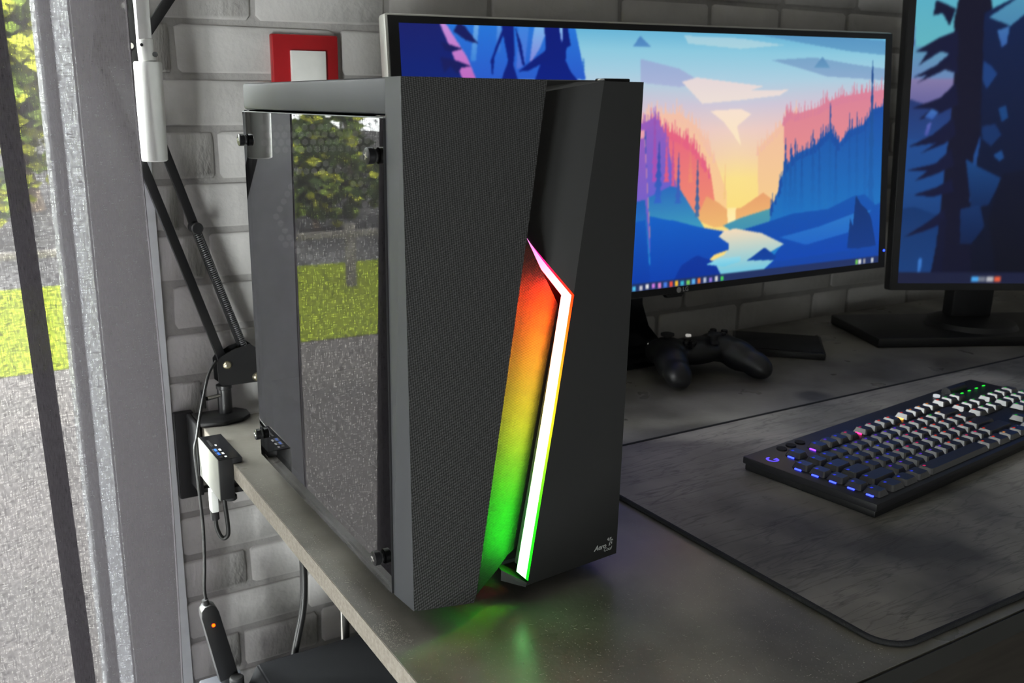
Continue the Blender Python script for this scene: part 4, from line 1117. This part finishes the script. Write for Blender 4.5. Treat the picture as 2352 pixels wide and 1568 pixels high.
# ================================================================ DESK MAT
def round_rect(x0, x1, y0, y1, r, n=8):
    out = []
    for cx_, cy_, a0 in ((x1 - r, y0 + r, -90), (x1 - r, y1 - r, 0), (x0 + r, y1 - r, 90), (x0 + r, y0 + r, 180)):
        for k in range(n + 1):
            a = math.radians(a0 + 90 * k / n)
            out.append((cx_ + r * math.cos(a), cy_ + r * math.sin(a)))
    return out
dm = thing('desk_mat', 'large dark slate-print desk mat under the keyboard', 'desk mat', (0.73, 0.01, 0))
mo = round_rect(0.2814, 1.180, -0.1937, 0.2159, 0.024)
prism('cloth', mo, 'z', 0.0001, 0.0030, M_MAT, dm)
M_STITCH = mat('black_stitched_edge', (0.012, 0.013, 0.015), 0.7, bump=(900.0, 0.8, 0.001))
er = [Vector((x, y, 0.0022)) for x, y in mo]
bm = bmesh.new()
rings = []
for i, p in enumerate(er):
    d = (er[(i + 1) % len(er)] - er[i - 1]).normalized()
    nrm = Vector((d.y, -d.x, 0))
    rings.append([p + nrm * (0.0024 * math.cos(2 * math.pi * k / 8)) + Vector((0, 0, 0.0021 * math.sin(2 * math.pi * k / 8))) for k in range(8)])
bm_rings(bm, rings, caps=False, closed=True)
from_bm('stitched_edge', bm, M_STITCH, dm, smooth=True)

# ================================================================ KEYBOARD
kb = thing('keyboard', 'black full-size keyboard with coloured key lights on the desk mat', 'keyboard', (0.4525, -0.0490, 0.0031), math.radians(6.5))
box('base', 0.002, 0.473, 0.002, 0.148, 0.0, 0.0075, M_BLACK, kb, bevel=0.0015)
plate = box('top_plate', 0.0, 0.475, 0.0, 0.150, 0.0070, 0.0150, M_KBPLATE, kb, bevel=0.0016)
def keycap_mesh(w):
    bmk = bmesh.new()
    W_, D2 = w * 0.0190 - 0.0016, 0.0174
    def ring(dx, dy, z, oy=0.0):
        x, y, c = W_ / 2 - dx, D2 / 2 - dy, 0.0014
        return [(x - c, -y + oy, z), (x, -y + c + oy, z), (x, y - c + oy, z), (x - c, y + oy, z), (-x + c, y + oy, z), (-x, y - c + oy, z), (-x, -y + c + oy, z), (-x + c, -y + oy, z)]
    vr = [[bmk.verts.new(p) for p in r] for r in (ring(0, 0, 0.0), ring(0.0030, 0.0020, 0.0052))]
    for i in range(8):
        bmk.faces.new((vr[0][i], vr[0][(i + 1) % 8], vr[1][(i + 1) % 8], vr[1][i]))
    bmk.faces.new(vr[1])
    bmesh.ops.recalc_face_normals(bmk, faces=bmk.faces)
    me = bpy.data.meshes.new('keycap')
    bmk.to_mesh(me); bmk.free()
    me.materials.append(M_KEYCAP)
    return me
KM = {}
def small_box_mesh(name, sx, sy, sz, m):
    bmk = bmesh.new()
    bm_box(bmk, -sx / 2, sx / 2, -sy / 2, sy / 2, 0, sz)
    bmesh.ops.recalc_face_normals(bmk, faces=bmk.faces)
    me = bpy.data.meshes.new(name)
    bmk.to_mesh(me); bmk.free()
    me.materials.append(m)
    return me
KCOL = {'blue': (0.03, 0.05, 1.0), 'violet': (0.16, 0.03, 0.9), 'pink': (0.9, 0.02, 0.15), 'red': (1.0, 0.05, 0.01), 'amber': (1.0, 0.35, 0.05), 'green': (0.03, 0.7, 0.05)}
KLEG = {k: small_box_mesh('legend', 0.0036, 0.0022, 0.00012, emissive('legend_' + k, c, 0.55)) for k, c in KCOL.items()}
KGLOW = {k: small_box_mesh('key_light', 0.0014, 0.0070, 0.0012, emissive('key_light_' + k, c, 5.0)) for k, c in KCOL.items()}
def colour_at(x, rk):
    if x < 0.075: return 'blue'
    if x < 0.135: return rk.choice(('blue', 'violet', 'violet'))
    if x < 0.20: return rk.choice(('violet', 'pink'))
    if x < 0.27: return rk.choice(('pink', 'red'))
    if x < 0.34: return rk.choice(('red', 'amber', 'green'))
    return 'green'
rk = random.Random(21)
ZK = 0.0156
def key(x, y, w=1.0, glow=None, parent=None):
    if w not in KM: KM[w] = keycap_mesh(w)
    o = bpy.data.objects.new('keycap', KM[w])
    COL.objects.link(o); o.parent = kb; o.location = (x, y, ZK)
    c = colour_at(x, rk)
    l = bpy.data.objects.new('legend', KLEG[c])
    COL.objects.link(l); l.parent = o; l.location = (-(w * 0.0190) / 2 + 0.0062, 0.0030, 0.00515)
    if glow:
        g = bpy.data.objects.new('key_light', KGLOW[glow])
        COL.objects.link(g); g.parent = o; g.location = (-(w * 0.0190) / 2 - 0.0006, 0.0, -0.0004)
U_ = 0.0190
ROWY = [0.0150, 0.0344, 0.0538, 0.0732, 0.0926]
for yy in ROWY: key(0.0225, yy, 1.0, 'blue')
X0 = 0.0360
ROWS = [[1.25, 1.25, 1.25, 6.25, 1.25, 1.25, 1.25, 1.25], [2.25] + [1.0] * 10 + [2.75], [1.75] + [1.0] * 11 + [2.25], [1.5] + [1.0] * 12 + [1.5], [1.0] * 13 + [2.0]]
for yy, ws in zip(ROWY, ROWS):
    x = X0
    for w in ws:
        key(x + w * U_ / 2, yy, w)
        x += w * U_
FY = 0.1170
glows = {0: 'blue', 1: 'violet', 5: 'pink', 9: 'amber'}
fxs = [0.0] + [2.0 + k for k in range(4)] + [6.5 + k for k in range(4)] + [11.0 + k for k in range(4)]
for k, fxu in enumerate(fxs): key(X0 + (fxu + 0.5) * U_, FY, 1.0, glows.get(k))
NX = X0 + 15.3 * U_
for j in range(3): key(NX + (j + 0.5) * U_, FY)
for yy in (ROWY[4], ROWY[3]):
    for j in range(3): key(NX + (j + 0.5) * U_, yy)
key(NX + 1.5 * U_, ROWY[1])
for j in range(3): key(NX + (j + 0.5) * U_, ROWY[0])
PX = NX + 3.35 * U_
for yy in ROWY[1:]:
    for j in range(4): key(PX + (j + 0.5) * U_, yy, 1.0)
key(PX + 1.0 * U_, ROWY[0], 2.0); key(PX + 2.5 * U_, ROWY[0]); key(PX + 3.5 * U_, ROWY[0])
for j in range(3): cyl('media_button', (0.050 + 0.016 * j, 0.1385, 0.0148), (0.050 + 0.016 * j, 0.1385, 0.0162), 0.0055, M_RUBBER, kb, seg=16)
cyl('volume_roller', (0.385, 0.136, 0.0165), (0.425, 0.136, 0.0165), 0.006, M_KBPLATE, kb, seg=20)
M_LEDGREEN = emissive('green_led', (0.02, 0.8, 0.04), 1.6)
for j in range(4): box('status_light', 0.400 + 0.0185 * j, 0.405 + 0.0185 * j, 0.1235, 0.1255, 0.0150, 0.0154, M_LEDGREEN, kb)
M_WHITELED = emissive('white_led', (0.8, 0.85, 0.9), 0.7)
cyl('wheel_cap', (0.362, 0.1360, 0.0150), (0.362, 0.1360, 0.0175), 0.004, M_WHITELED, kb, seg=12)
# luminous maker's mark at the far left corner: an open ring with a hook
bm = bmesh.new()
cxl, cyl_, ro, ri = 0.0165, 0.1255, 0.0066, 0.0040
ang = [math.radians(70 + 255 * k / 24) for k in range(25)]
top, bot = [], []
ring_o = [(cxl + ro * math.cos(a), cyl_ + ro * math.sin(a)) for a in ang]
ring_i = [(cxl + ri * math.cos(a), cyl_ + ri * math.sin(a)) for a in ang]
for k in range(24):
    bm.faces.new([bm.verts.new((*q, 0.0152)) for q in (ring_o[k], ring_o[k + 1], ring_i[k + 1], ring_i[k])])
bm.faces.new([bm.verts.new((*q, 0.0152)) for q in ((cxl + 0.0004, cyl_ - 0.0002), (cxl + 0.0066, cyl_ - 0.0002), (cxl + 0.0058, cyl_ - 0.0032), (cxl + 0.0004, cyl_ - 0.0026))])
bmesh.ops.remove_doubles(bm, verts=bm.verts, dist=1e-6)
M_GLOGO = emissive('violet_backlight', (0.10, 0.06, 1.0), 1.5)
from_bm('maker_mark', bm, M_GLOGO, kb)

# ================================================================ GAME CONTROLLER
gc = thing('game_controller', 'black game controller lying on the desk below the wide monitor', 'controller', (0.648, 0.398, 0), math.radians(-8))
bm = bmesh.new()
def blob(c, r, rot=None):
    ret = bmesh.ops.create_icosphere(bm, subdivisions=3, radius=1.0)
    Mx = Matrix.Translation(c) @ (rot if rot is not None else Matrix.Identity(4)) @ Matrix.Diagonal((*r, 1))
    for v in ret['verts']: v.co = Mx @ v.co
blob((0, 0.004, 0.033), (0.056, 0.032, 0.019))
for s in (-1, 1):
    blob((s * 0.042, 0.006, 0.034), (0.031, 0.034, 0.021))
    blob((s * 0.055, -0.022, 0.028), (0.023, 0.036, 0.022), Matrix.Rotation(s * 0.30, 4, 'Z') @ Matrix.Rotation(0.25, 4, 'X'))
    blob((s * 0.064, -0.050, 0.0205), (0.0185, 0.028, 0.0185), Matrix.Rotation(s * 0.22, 4, 'Z') @ Matrix.Rotation(0.3, 4, 'X'))
    blob((s * 0.040, 0.034, 0.034), (0.022, 0.013, 0.011))
body = from_bm('shell', bm, M_BLACK, gc, smooth=True)
rm = body.modifiers.new('remesh', 'REMESH'); rm.mode = 'VOXEL'; rm.voxel_size = 0.0022; rm.use_smooth_shade = True
sm = body.modifiers.new('smooth', 'SMOOTH'); sm.factor = 0.6; sm.iterations = 8
for (x, y) in ((-0.042, 0.010), (0.020, -0.013)):
    st = cyl('thumbstick', (x, y, 0.046), (x, y, 0.061), 0.006, M_RUBBER, gc, prof=[(0, 0.008), (0.35, 0.005), (0.7, 0.006), (0.75, 0.0095), (0.95, 0.0095), (1, 0.0075)])
box('d_pad', -0.031, -0.011, -0.0165, -0.0105, 0.046, 0.0535, M_BLACKGLOSS, gc, bevel=0.001)
box('d_pad_bar', -0.024, -0.018, -0.0235, -0.0035, 0.046, 0.0535, M_BLACKGLOSS, gc, bevel=0.001)
for k in range(4):
    a = k * math.pi / 2
    cyl('face_button', (0.043 + 0.011 * math.cos(a), 0.010 + 0.011 * math.sin(a), 0.050), (0.043 + 0.011 * math.cos(a), 0.010 + 0.011 * math.sin(a), 0.0570), 0.0048, M_BLACKGLOSS, gc, seg=16, bev=0.0008)
for s in (-1, 1):
    box('bumper', min(s * 0.018, s * 0.060), max(s * 0.018, s * 0.060), 0.030, 0.046, 0.030, 0.041, M_BLACKGLOSS, gc, bevel=0.004)
    cyl('trigger', (s * 0.040 - 0.010, 0.044, 0.020), (s * 0.040 + 0.010, 0.044, 0.020), 0.011, M_BLACK, gc, bev=0.003)
M_PALELED = emissive('pale_controller_light', (0.8, 0.78, 0.72), 0.45)
cyl('guide_light', (0.0, 0.020, 0.0500), (0.0, 0.020, 0.0525), 0.0040, M_PALELED, gc, seg=16)
box('bumper_light', -0.060, -0.054, 0.0300, 0.0310, 0.0400, 0.0425, M_PALELED, gc)

# ================================================================ FLAT BLACK BOX behind the controller
sb_ = thing('flat_black_box', 'thin flat black box lying on the desk behind the controller', 'box', (0.885, 0.43, 0))
A_, B2, C2v = Vector((0.866, 0.352, 0)), Vector((0.956, 0.428, 0)), Vector((0.79, 0.43, 0))
vv = (C2v - A_).normalized()
uu_ = Vector((vv.y, -vv.x, 0))
q = [A_, A_ + uu_ * 0.112, A_ + uu_ * 0.112 + vv * 0.135, A_ + vv * 0.135]
prism('case', [(p.x, p.y) for p in q], 'z', 0.0, 0.011, M_BLACK, sb_, bevel=0.002)
q2 = [A_ + uu_ * 0.004 + vv * 0.004, A_ + uu_ * 0.108 + vv * 0.004, A_ + uu_ * 0.108 + vv * 0.131, A_ + uu_ * 0.004 + vv * 0.131]
prism('lid', [(p.x, p.y) for p in q2], 'z', 0.0108, 0.0122, M_RUBBER, sb_, bevel=0.0005)

# ================================================================ LIGHT SWITCH
ls = thing('light_switch', 'red square light switch plate with a white rocker on the bricks', 'light switch', (0.1465, YW, 0.367))
prism('plate', round_rect(0.105, 0.188, 0.367, 0.450, 0.002, 3), 'y', YW - 0.0085, YW + 0.002, M_RED, ls, bevel=0.0015)
prism('rocker', round_rect(0.1265, 0.1705, 0.3855, 0.4315, 0.001, 3), 'y', YW - 0.0125, YW - 0.008, M_SWITCH, ls, bevel=0.0008)

# ================================================================ SHUTTER CRANK
sh = thing('shutter_crank', 'white shutter crank rod with a round grip beside the curtain edge', 'crank handle', (-0.0525, 0.4985, 0.311))
hx0, hy0 = -0.0525, 0.4985
cyl('grip', (hx0, hy0, 0.3115), (hx0, hy0 - 0.004, 0.4130), 0.0135, M_WHITEPAINT, sh, seg=28, prof=[(0, 0.0125), (0.012, 0.0138), (0.98, 0.0142), (1, 0.0132)])
cyl('joint', (hx0, hy0 - 0.004, 0.4130), (hx0 - 0.001, hy0 - 0.004, 0.4355), 0.0088, M_WHITEPAINT, sh, seg=20, bev=0.001)
box('rod', hx0 - 0.0085, hx0 + 0.0050, hy0 - 0.0100, hy0 + 0.0020, 0.4345, 1.30, M_WHITEPAINT, sh, bevel=0.0008)
cyl('joint_pin', (hx0 - 0.0065, hy0 - 0.0135, 0.4290), (hx0 - 0.0060, hy0 - 0.0110, 0.4290), 0.0016, M_BLACK, sh, seg=10)
cyl('joint_slot', (hx0 + 0.0060, hy0 - 0.0125, 0.4200), (hx0 + 0.0075, hy0 - 0.0085, 0.4200), 0.0026, M_BLACK, sh, seg=10)
cyl('wall_guide', (hx0, hy0 - 0.004, 1.29), (hx0, 0.572, 1.31), 0.006, M_WHITEPAINT, sh, seg=14)

# ================================================================ MICROPHONE BOOM ARM
YA = 0.545
ba = thing('boom_arm', 'black spring-loaded boom arm clamped to the desk corner', 'boom arm', (0.017, YA, 0))
def bar(name, x0, z0, x1, z1, w, y0, y1, m=M_BLACKMETAL, parent=None):
    d = Vector((x1 - x0, 0, z1 - z0)); L_ = d.length; d.normalize()
    nrm = Vector((d.z, 0, -d.x))
    poly = [(x0 + nrm.x * w, z0 + nrm.z * w), (x1 + nrm.x * w, z1 + nrm.z * w), (x1 - nrm.x * w, z1 - nrm.z * w), (x0 - nrm.x * w, z0 - nrm.z * w)]
    return prism(name, poly, 'y', y0, y1, m, parent or ba, bevel=0.0007)
bar('lower_bar', 0.0190, 0.0680, -0.0920, 0.4180, 0.0052, YA - 0.003, YA + 0.005)
bar('lower_bar', 0.0500, 0.0640, -0.0640, 0.4240, 0.0050, YA - 0.001, YA + 0.006)
# spring lying against the right bar
P0, P1_ = Vector((-0.0040, YA - 0.008, 0.2300)), Vector((0.0440, YA - 0.008, 0.0850))
ax = (P1_ - P0).normalized(); su, sv = frame_of(ax)
n_turn = 62
hp = [P0 + (P1_ - P0) * (k / (n_turn * 7)) + (su * math.cos(2 * math.pi * k / 7) + sv * math.sin(2 * math.pi * k / 7)) * 0.0036 for k in range(n_turn * 7 + 1)]
tube('spring', None, 0.0006, mat('dark_spring_steel', (0.30, 0.31, 0.32), 0.3, 1.0), ba, seg=4, path=hp)
tube('spring_hook', [P1_, P1_ + ax * 0.008, P1_ + ax * 0.014 + Vector((0.004, 0, 0.002))], 0.0010, M_CHROME, ba, seg=6)
cyl('spring_knob', (-0.0045, YA - 0.016, 0.2325), (-0.0045, YA + 0.004, 0.2325), 0.0068, M_BLACK, ba, bev=0.001)
# base bracket
prism('base_bracket', [(0.0085, 0.0715), (0.0130, 0.0770), (0.0300, 0.0845), (0.0500, 0.0890), (0.0560, 0.0840), (0.0605, 0.0480), (0.0560, 0.0400), (0.0140, 0.0405), (0.0090, 0.0450)], 'y', YA - 0.0120, YA - 0.0100, M_BLACKMETAL, ba)
prism('base_bracket', [(0.0085, 0.0715), (0.0130, 0.0770), (0.0300, 0.0845), (0.0500, 0.0890), (0.0560, 0.0840), (0.0605, 0.0480), (0.0560, 0.0400), (0.0140, 0.0405), (0.0090, 0.0450)], 'y', YA + 0.0080, YA + 0.0100, M_BLACKMETAL, ba)
for (xx, zz) in ((0.0205, 0.0660), (0.0555, 0.0465)):
    b = cyl('bolt', (xx, YA - 0.0160, zz), (xx, YA - 0.0120, zz), 0.0052, M_BRASS, ba, seg=24, prof=[(0, 0.0016), (0.05, 0.0030), (0.35, 0.0044), (1, 0.0054)])
# elbow plate and the upper arm
prism('elbow_plate', [(-0.1020, 0.4100), (-0.0500, 0.4080), (-0.0480, 0.4400), (-0.0580, 0.4900), (-0.0900, 0.4880)], 'y', YA - 0.0110, YA - 0.0085, M_BLACKMETAL, ba)
for (xx, zz) in ((-0.0610, 0.4300), (-0.0640, 0.4700)):
    cyl('bolt', (xx, YA - 0.0150, zz), (xx, YA - 0.0110, zz), 0.0050, M_CHROME, ba, seg=20, prof=[(0, 0.0030), (0.4, 0.0044), (1, 0.0052)])
bar('upper_bar', -0.0600, 0.4180, 0.2600, 0.8500, 0.0052, YA - 0.003, YA + 0.004)
bar('upper_bar', -0.0780, 0.4740, 0.2400, 0.9000, 0.0050, YA - 0.001, YA + 0.005)
# post, clamp
cyl('post', (0.0165, 0.540, 0.0050), (0.0165, 0.540, 0.0405), 0.0085, M_BLACKMETAL, ba, seg=24, prof=[(0, 0.0085), (0.86, 0.0085), (0.88, 0.0095), (1, 0.0095)])
cyl('thumb_bolt', (0.0080, 0.532, 0.0300), (-0.0090, 0.524, 0.0310), 0.0026, M_CHROME, ba, seg=12)
box('thumb_wing', -0.0165, -0.0105, 0.520, 0.528, 0.0200, 0.0420, M_BLACKGLOSS, ba, bevel=0.0015)
prism('clamp_plate', [(-0.0220, 0.512), (0.0050, 0.505), (0.0300, 0.510), (0.0420, 0.522), (0.0430, 0.540), (0.0330, 0.553), (-0.0220, 0.556)], 'z', 0.0003, 0.0055, M_BLACKMETAL, ba, bevel=0.0015)
prism('clamp_back', [(-0.0275, 0.512), (-0.0225, 0.512), (-0.0225, 0.556), (-0.0275, 0.556)], 'z', -0.0850, 0.0055, M_BLACKMETAL, ba, bevel=0.0012)
box('clamp_jaw', -0.0275, 0.0250, 0.518, 0.528, -0.0850, -0.0790, M_BLACKMETAL, ba, bevel=0.001)
cyl('clamp_screw', (0.010, 0.523, -0.100), (0.010, 0.523, -0.019), 0.004, M_CHROME, ba, seg=12)
bb = thing('junction_box', 'dark grey box hanging behind the clamp at the desk corner', 'box', (-0.034, 0.561, -0.10))
box('cover', -0.0405, -0.0180, 0.5575, 0.5700, -0.1050, 0.0060, M_RUBBER, bb, bevel=0.0015)
box('side_face', -0.0412, -0.0395, 0.5585, 0.5700, -0.1040, 0.0050, M_BLACK, bb)

# ================================================================ CLAMP-ON USB HUB
ub = thing('usb_hub', 'silver and black usb hub clamped over the desk end', 'usb hub', (-0.022, 0.42, 0.006))
HX0, HX1, HY0, HY1, HZ1 = -0.0368, -0.0105, 0.3820, 0.4630, 0.0065
box('shell', HX0 + 0.0008, -0.0205, HY0, HY1, -0.0390, HZ1 - 0.0002, M_BLACK, ub, bevel=0.0006)
box('top_lip', -0.0215, HX1, HY0, HY1, 0.0004, HZ1, M_BLACK, ub, bevel=0.0006)
top = box('port_face', HX0 + 0.0010, HX1 - 0.0005, HY0 + 0.0005, HY1 - 0.0005, HZ1 - 0.0004, HZ1 + 0.0003, M_BLACKGLOSS, ub)
box('metal_sleeve', HX0, HX0 + 0.0011, HY0 + 0.0003, HY1 - 0.0003, -0.0395, HZ1 + 0.0006, M_SLEEVE, ub, bevel=0.0004)
box('clamp_arm', -0.0205, -0.0030, HY0 + 0.006, HY0 + 0.020, -0.0360, -0.0290, M_BLACK, ub, bevel=0.0008)
cyl('clamp_knob', (-0.0225, HY0 + 0.010, -0.0440), (-0.0225, HY0 + 0.010, -0.0385), 0.0065, M_RUBBER, ub, bev=0.0008)
for k, yy in enumerate((0.4130, 0.4010)):
    s = box('usb_port', -0.0330, -0.0275, yy - 0.0052, yy + 0.0052, HZ1 + 0.0001, HZ1 + 0.0006, M_BLACK, ub)
    box('tongue', -0.0316, -0.0292, yy - 0.0042, yy + 0.0036, HZ1 + 0.0005, HZ1 + 0.0009, M_BLUEPORT, s)
    box('port_mark', -0.0268, -0.0245, yy - 0.003, yy + 0.003, HZ1 + 0.0002, HZ1 + 0.0004, M_SWITCH, ub)
box('small_port', -0.0320, -0.0290, 0.3885, 0.3930, HZ1 + 0.0001, HZ1 + 0.0006, M_BLACK, ub)
box('port_mark', -0.0268, -0.0245, 0.3885, 0.3925, HZ1 + 0.0002, HZ1 + 0.0004, M_SWITCH, ub)
box('card_slot', -0.0310, -0.0290, 0.4260, 0.4480, HZ1 + 0.0001, HZ1 + 0.0006, M_BLACK, ub)
box('port_mark', -0.0268, -0.0250, 0.4270, 0.4310, HZ1 + 0.0002, HZ1 + 0.0004, M_SWITCH, ub)
# plug and cable loop under the hub
uc = thing('hub_cable', 'short black cable loop plugged in under the usb hub', 'cable', (-0.034, 0.42, -0.095))
box('plug', -0.0385, -0.0305, 0.4140, 0.4260, -0.0660, -0.0400, M_WHITEPAINT, uc, bevel=0.0012)
cyl('strain_relief', (-0.0340, 0.420, -0.0760), (-0.0345, 0.420, -0.0655), 0.0046, M_RUBBER, uc, seg=14)
tube('lead', [(-0.0340, 0.420, -0.0740), (-0.0335, 0.419, -0.0860), (-0.0300, 0.417, -0.0970), (-0.0255, 0.415, -0.0985), (-0.0225, 0.413, -0.0900), (-0.0240, 0.413, -0.0600), (-0.0250, 0.4135, -0.0420)], 0.0026, M_CABLE, uc, seg=10)

# ================================================================ HANGING CABLES, SWITCH BAR, BOXES UNDER THE DESK
lc = thing('arm_cable', 'thin black cable running down from the boom arm past the desk end', 'cable', (-0.045, 0.455, -0.19))
tube('lead', [(0.0060, 0.528, 0.0745), (-0.0050, 0.522, 0.0620), (-0.0150, 0.512, 0.0400), (-0.0260, 0.495, 0.0180), (-0.0345, 0.478, 0.0020), (-0.0405, 0.466, -0.0100), (-0.0410, 0.458, -0.0500), (-0.0400, 0.455, -0.1000),
              (-0.0420, 0.453, -0.1450), (-0.0445, 0.452, -0.1750), (-0.0430, 0.451, -0.1960)], 0.0018, M_CABLE, lc, seg=8)
sw = thing('inline_controller', 'black stick-shaped cable controller with a glowing red light', 'controller', (-0.026, 0.451, -0.30))
p0, p1 = Vector((-0.0440, 0.4510, -0.1940)), Vector((-0.0245, 0.4510, -0.2960))
axd = (p1 - p0).normalized(); sd = Vector((axd.z, 0, -axd.x)) * -1
prof2 = [(0.000, 0.0040), (0.004, 0.0085), (0.012, 0.0105), (0.1035, 0.0115)]
poly = [(p0 + axd * t + sd * w) for t, w in prof2] + [(p0 + axd * t - sd * w) for t, w in reversed(prof2)]
prism('body', [(p.x, p.z) for p in poly], 'y', 0.4440, 0.4580, M_BLACK, sw, bevel=0.0016)
lp = p0 + axd * 0.026
cyl('indicator', (lp.x, 0.4432, lp.z), (lp.x, 0.4442, lp.z), 0.0019, M_LEDRED, sw, seg=12)
cyl('cable_boot', p0 - axd * 0.006, p0 + axd * 0.003, 0.0036, M_RUBBER, sw, seg=14)

bx = thing('black_floor_cabinet', 'large black box with a slanted edge standing under the desk', 'cabinet', (0.15, 0.30, ZF))
bm = bmesh.new()
sect = [(-0.018, ZF + 0.01), (-0.018, -0.345), (0.0108, -0.2905), (0.330, -0.2905), (0.330, ZF + 0.01)]
bm_rings(bm, [[(x, 0.05, z) for x, z in sect], [(x, 0.450, z) for x, z in sect]])
bmesh.ops.bevel(bm, geom=bm.edges[:], offset=0.002, segments=2, affect='EDGES')
from_bm('body', bm, mat('black_cabinet_paint', (0.005, 0.0055, 0.007), 0.75, ior=1.3), bx, smooth=True, angle=30)
for (xx, yy) in ((0.01, 0.08), (0.30, 0.08), (0.01, 0.42), (0.30, 0.42)):
    cyl('foot', (xx, yy, ZF), (xx, yy, ZF + 0.011), 0.014, M_RUBBER, bx)
kd = thing('small_grey_unit', 'small grey unit with a black knob below the red-lit controller', 'electronics', (-0.05, 0.41, ZF))
M_GREYUNIT = mat('dark_grey_unit', (0.05, 0.053, 0.062), 0.5)
prism('body', [(-0.066, 0.37), (-0.016, 0.37), (-0.006, 0.466), (-0.056, 0.466)], 'z', ZF, -0.3005, M_GREYUNIT, kd, bevel=0.002)
cyl('knob', (-0.0190, 0.4330, -0.3005), (-0.0190, 0.4330, -0.2880), 0.0085, M_RUBBER, kd, bev=0.0015)
bc = thing('power_cable', 'thick black cable hanging from the desk down to the black cabinet', 'cable', (0.08, 0.46, -0.29))
tube('lead', [(0.0700, 0.500, -0.0190), (0.0740, 0.497, -0.0900), (0.0850, 0.490, -0.1500), (0.0880, 0.486, -0.2000), (0.0820, 0.478, -0.2500), (0.0660, 0.468, -0.3000), (0.0560, 0.462, -0.3500), (0.05, 0.462, -0.5), (0.06, 0.50, ZF + 0.004)], 0.0048, M_CABLE, bc, seg=10)
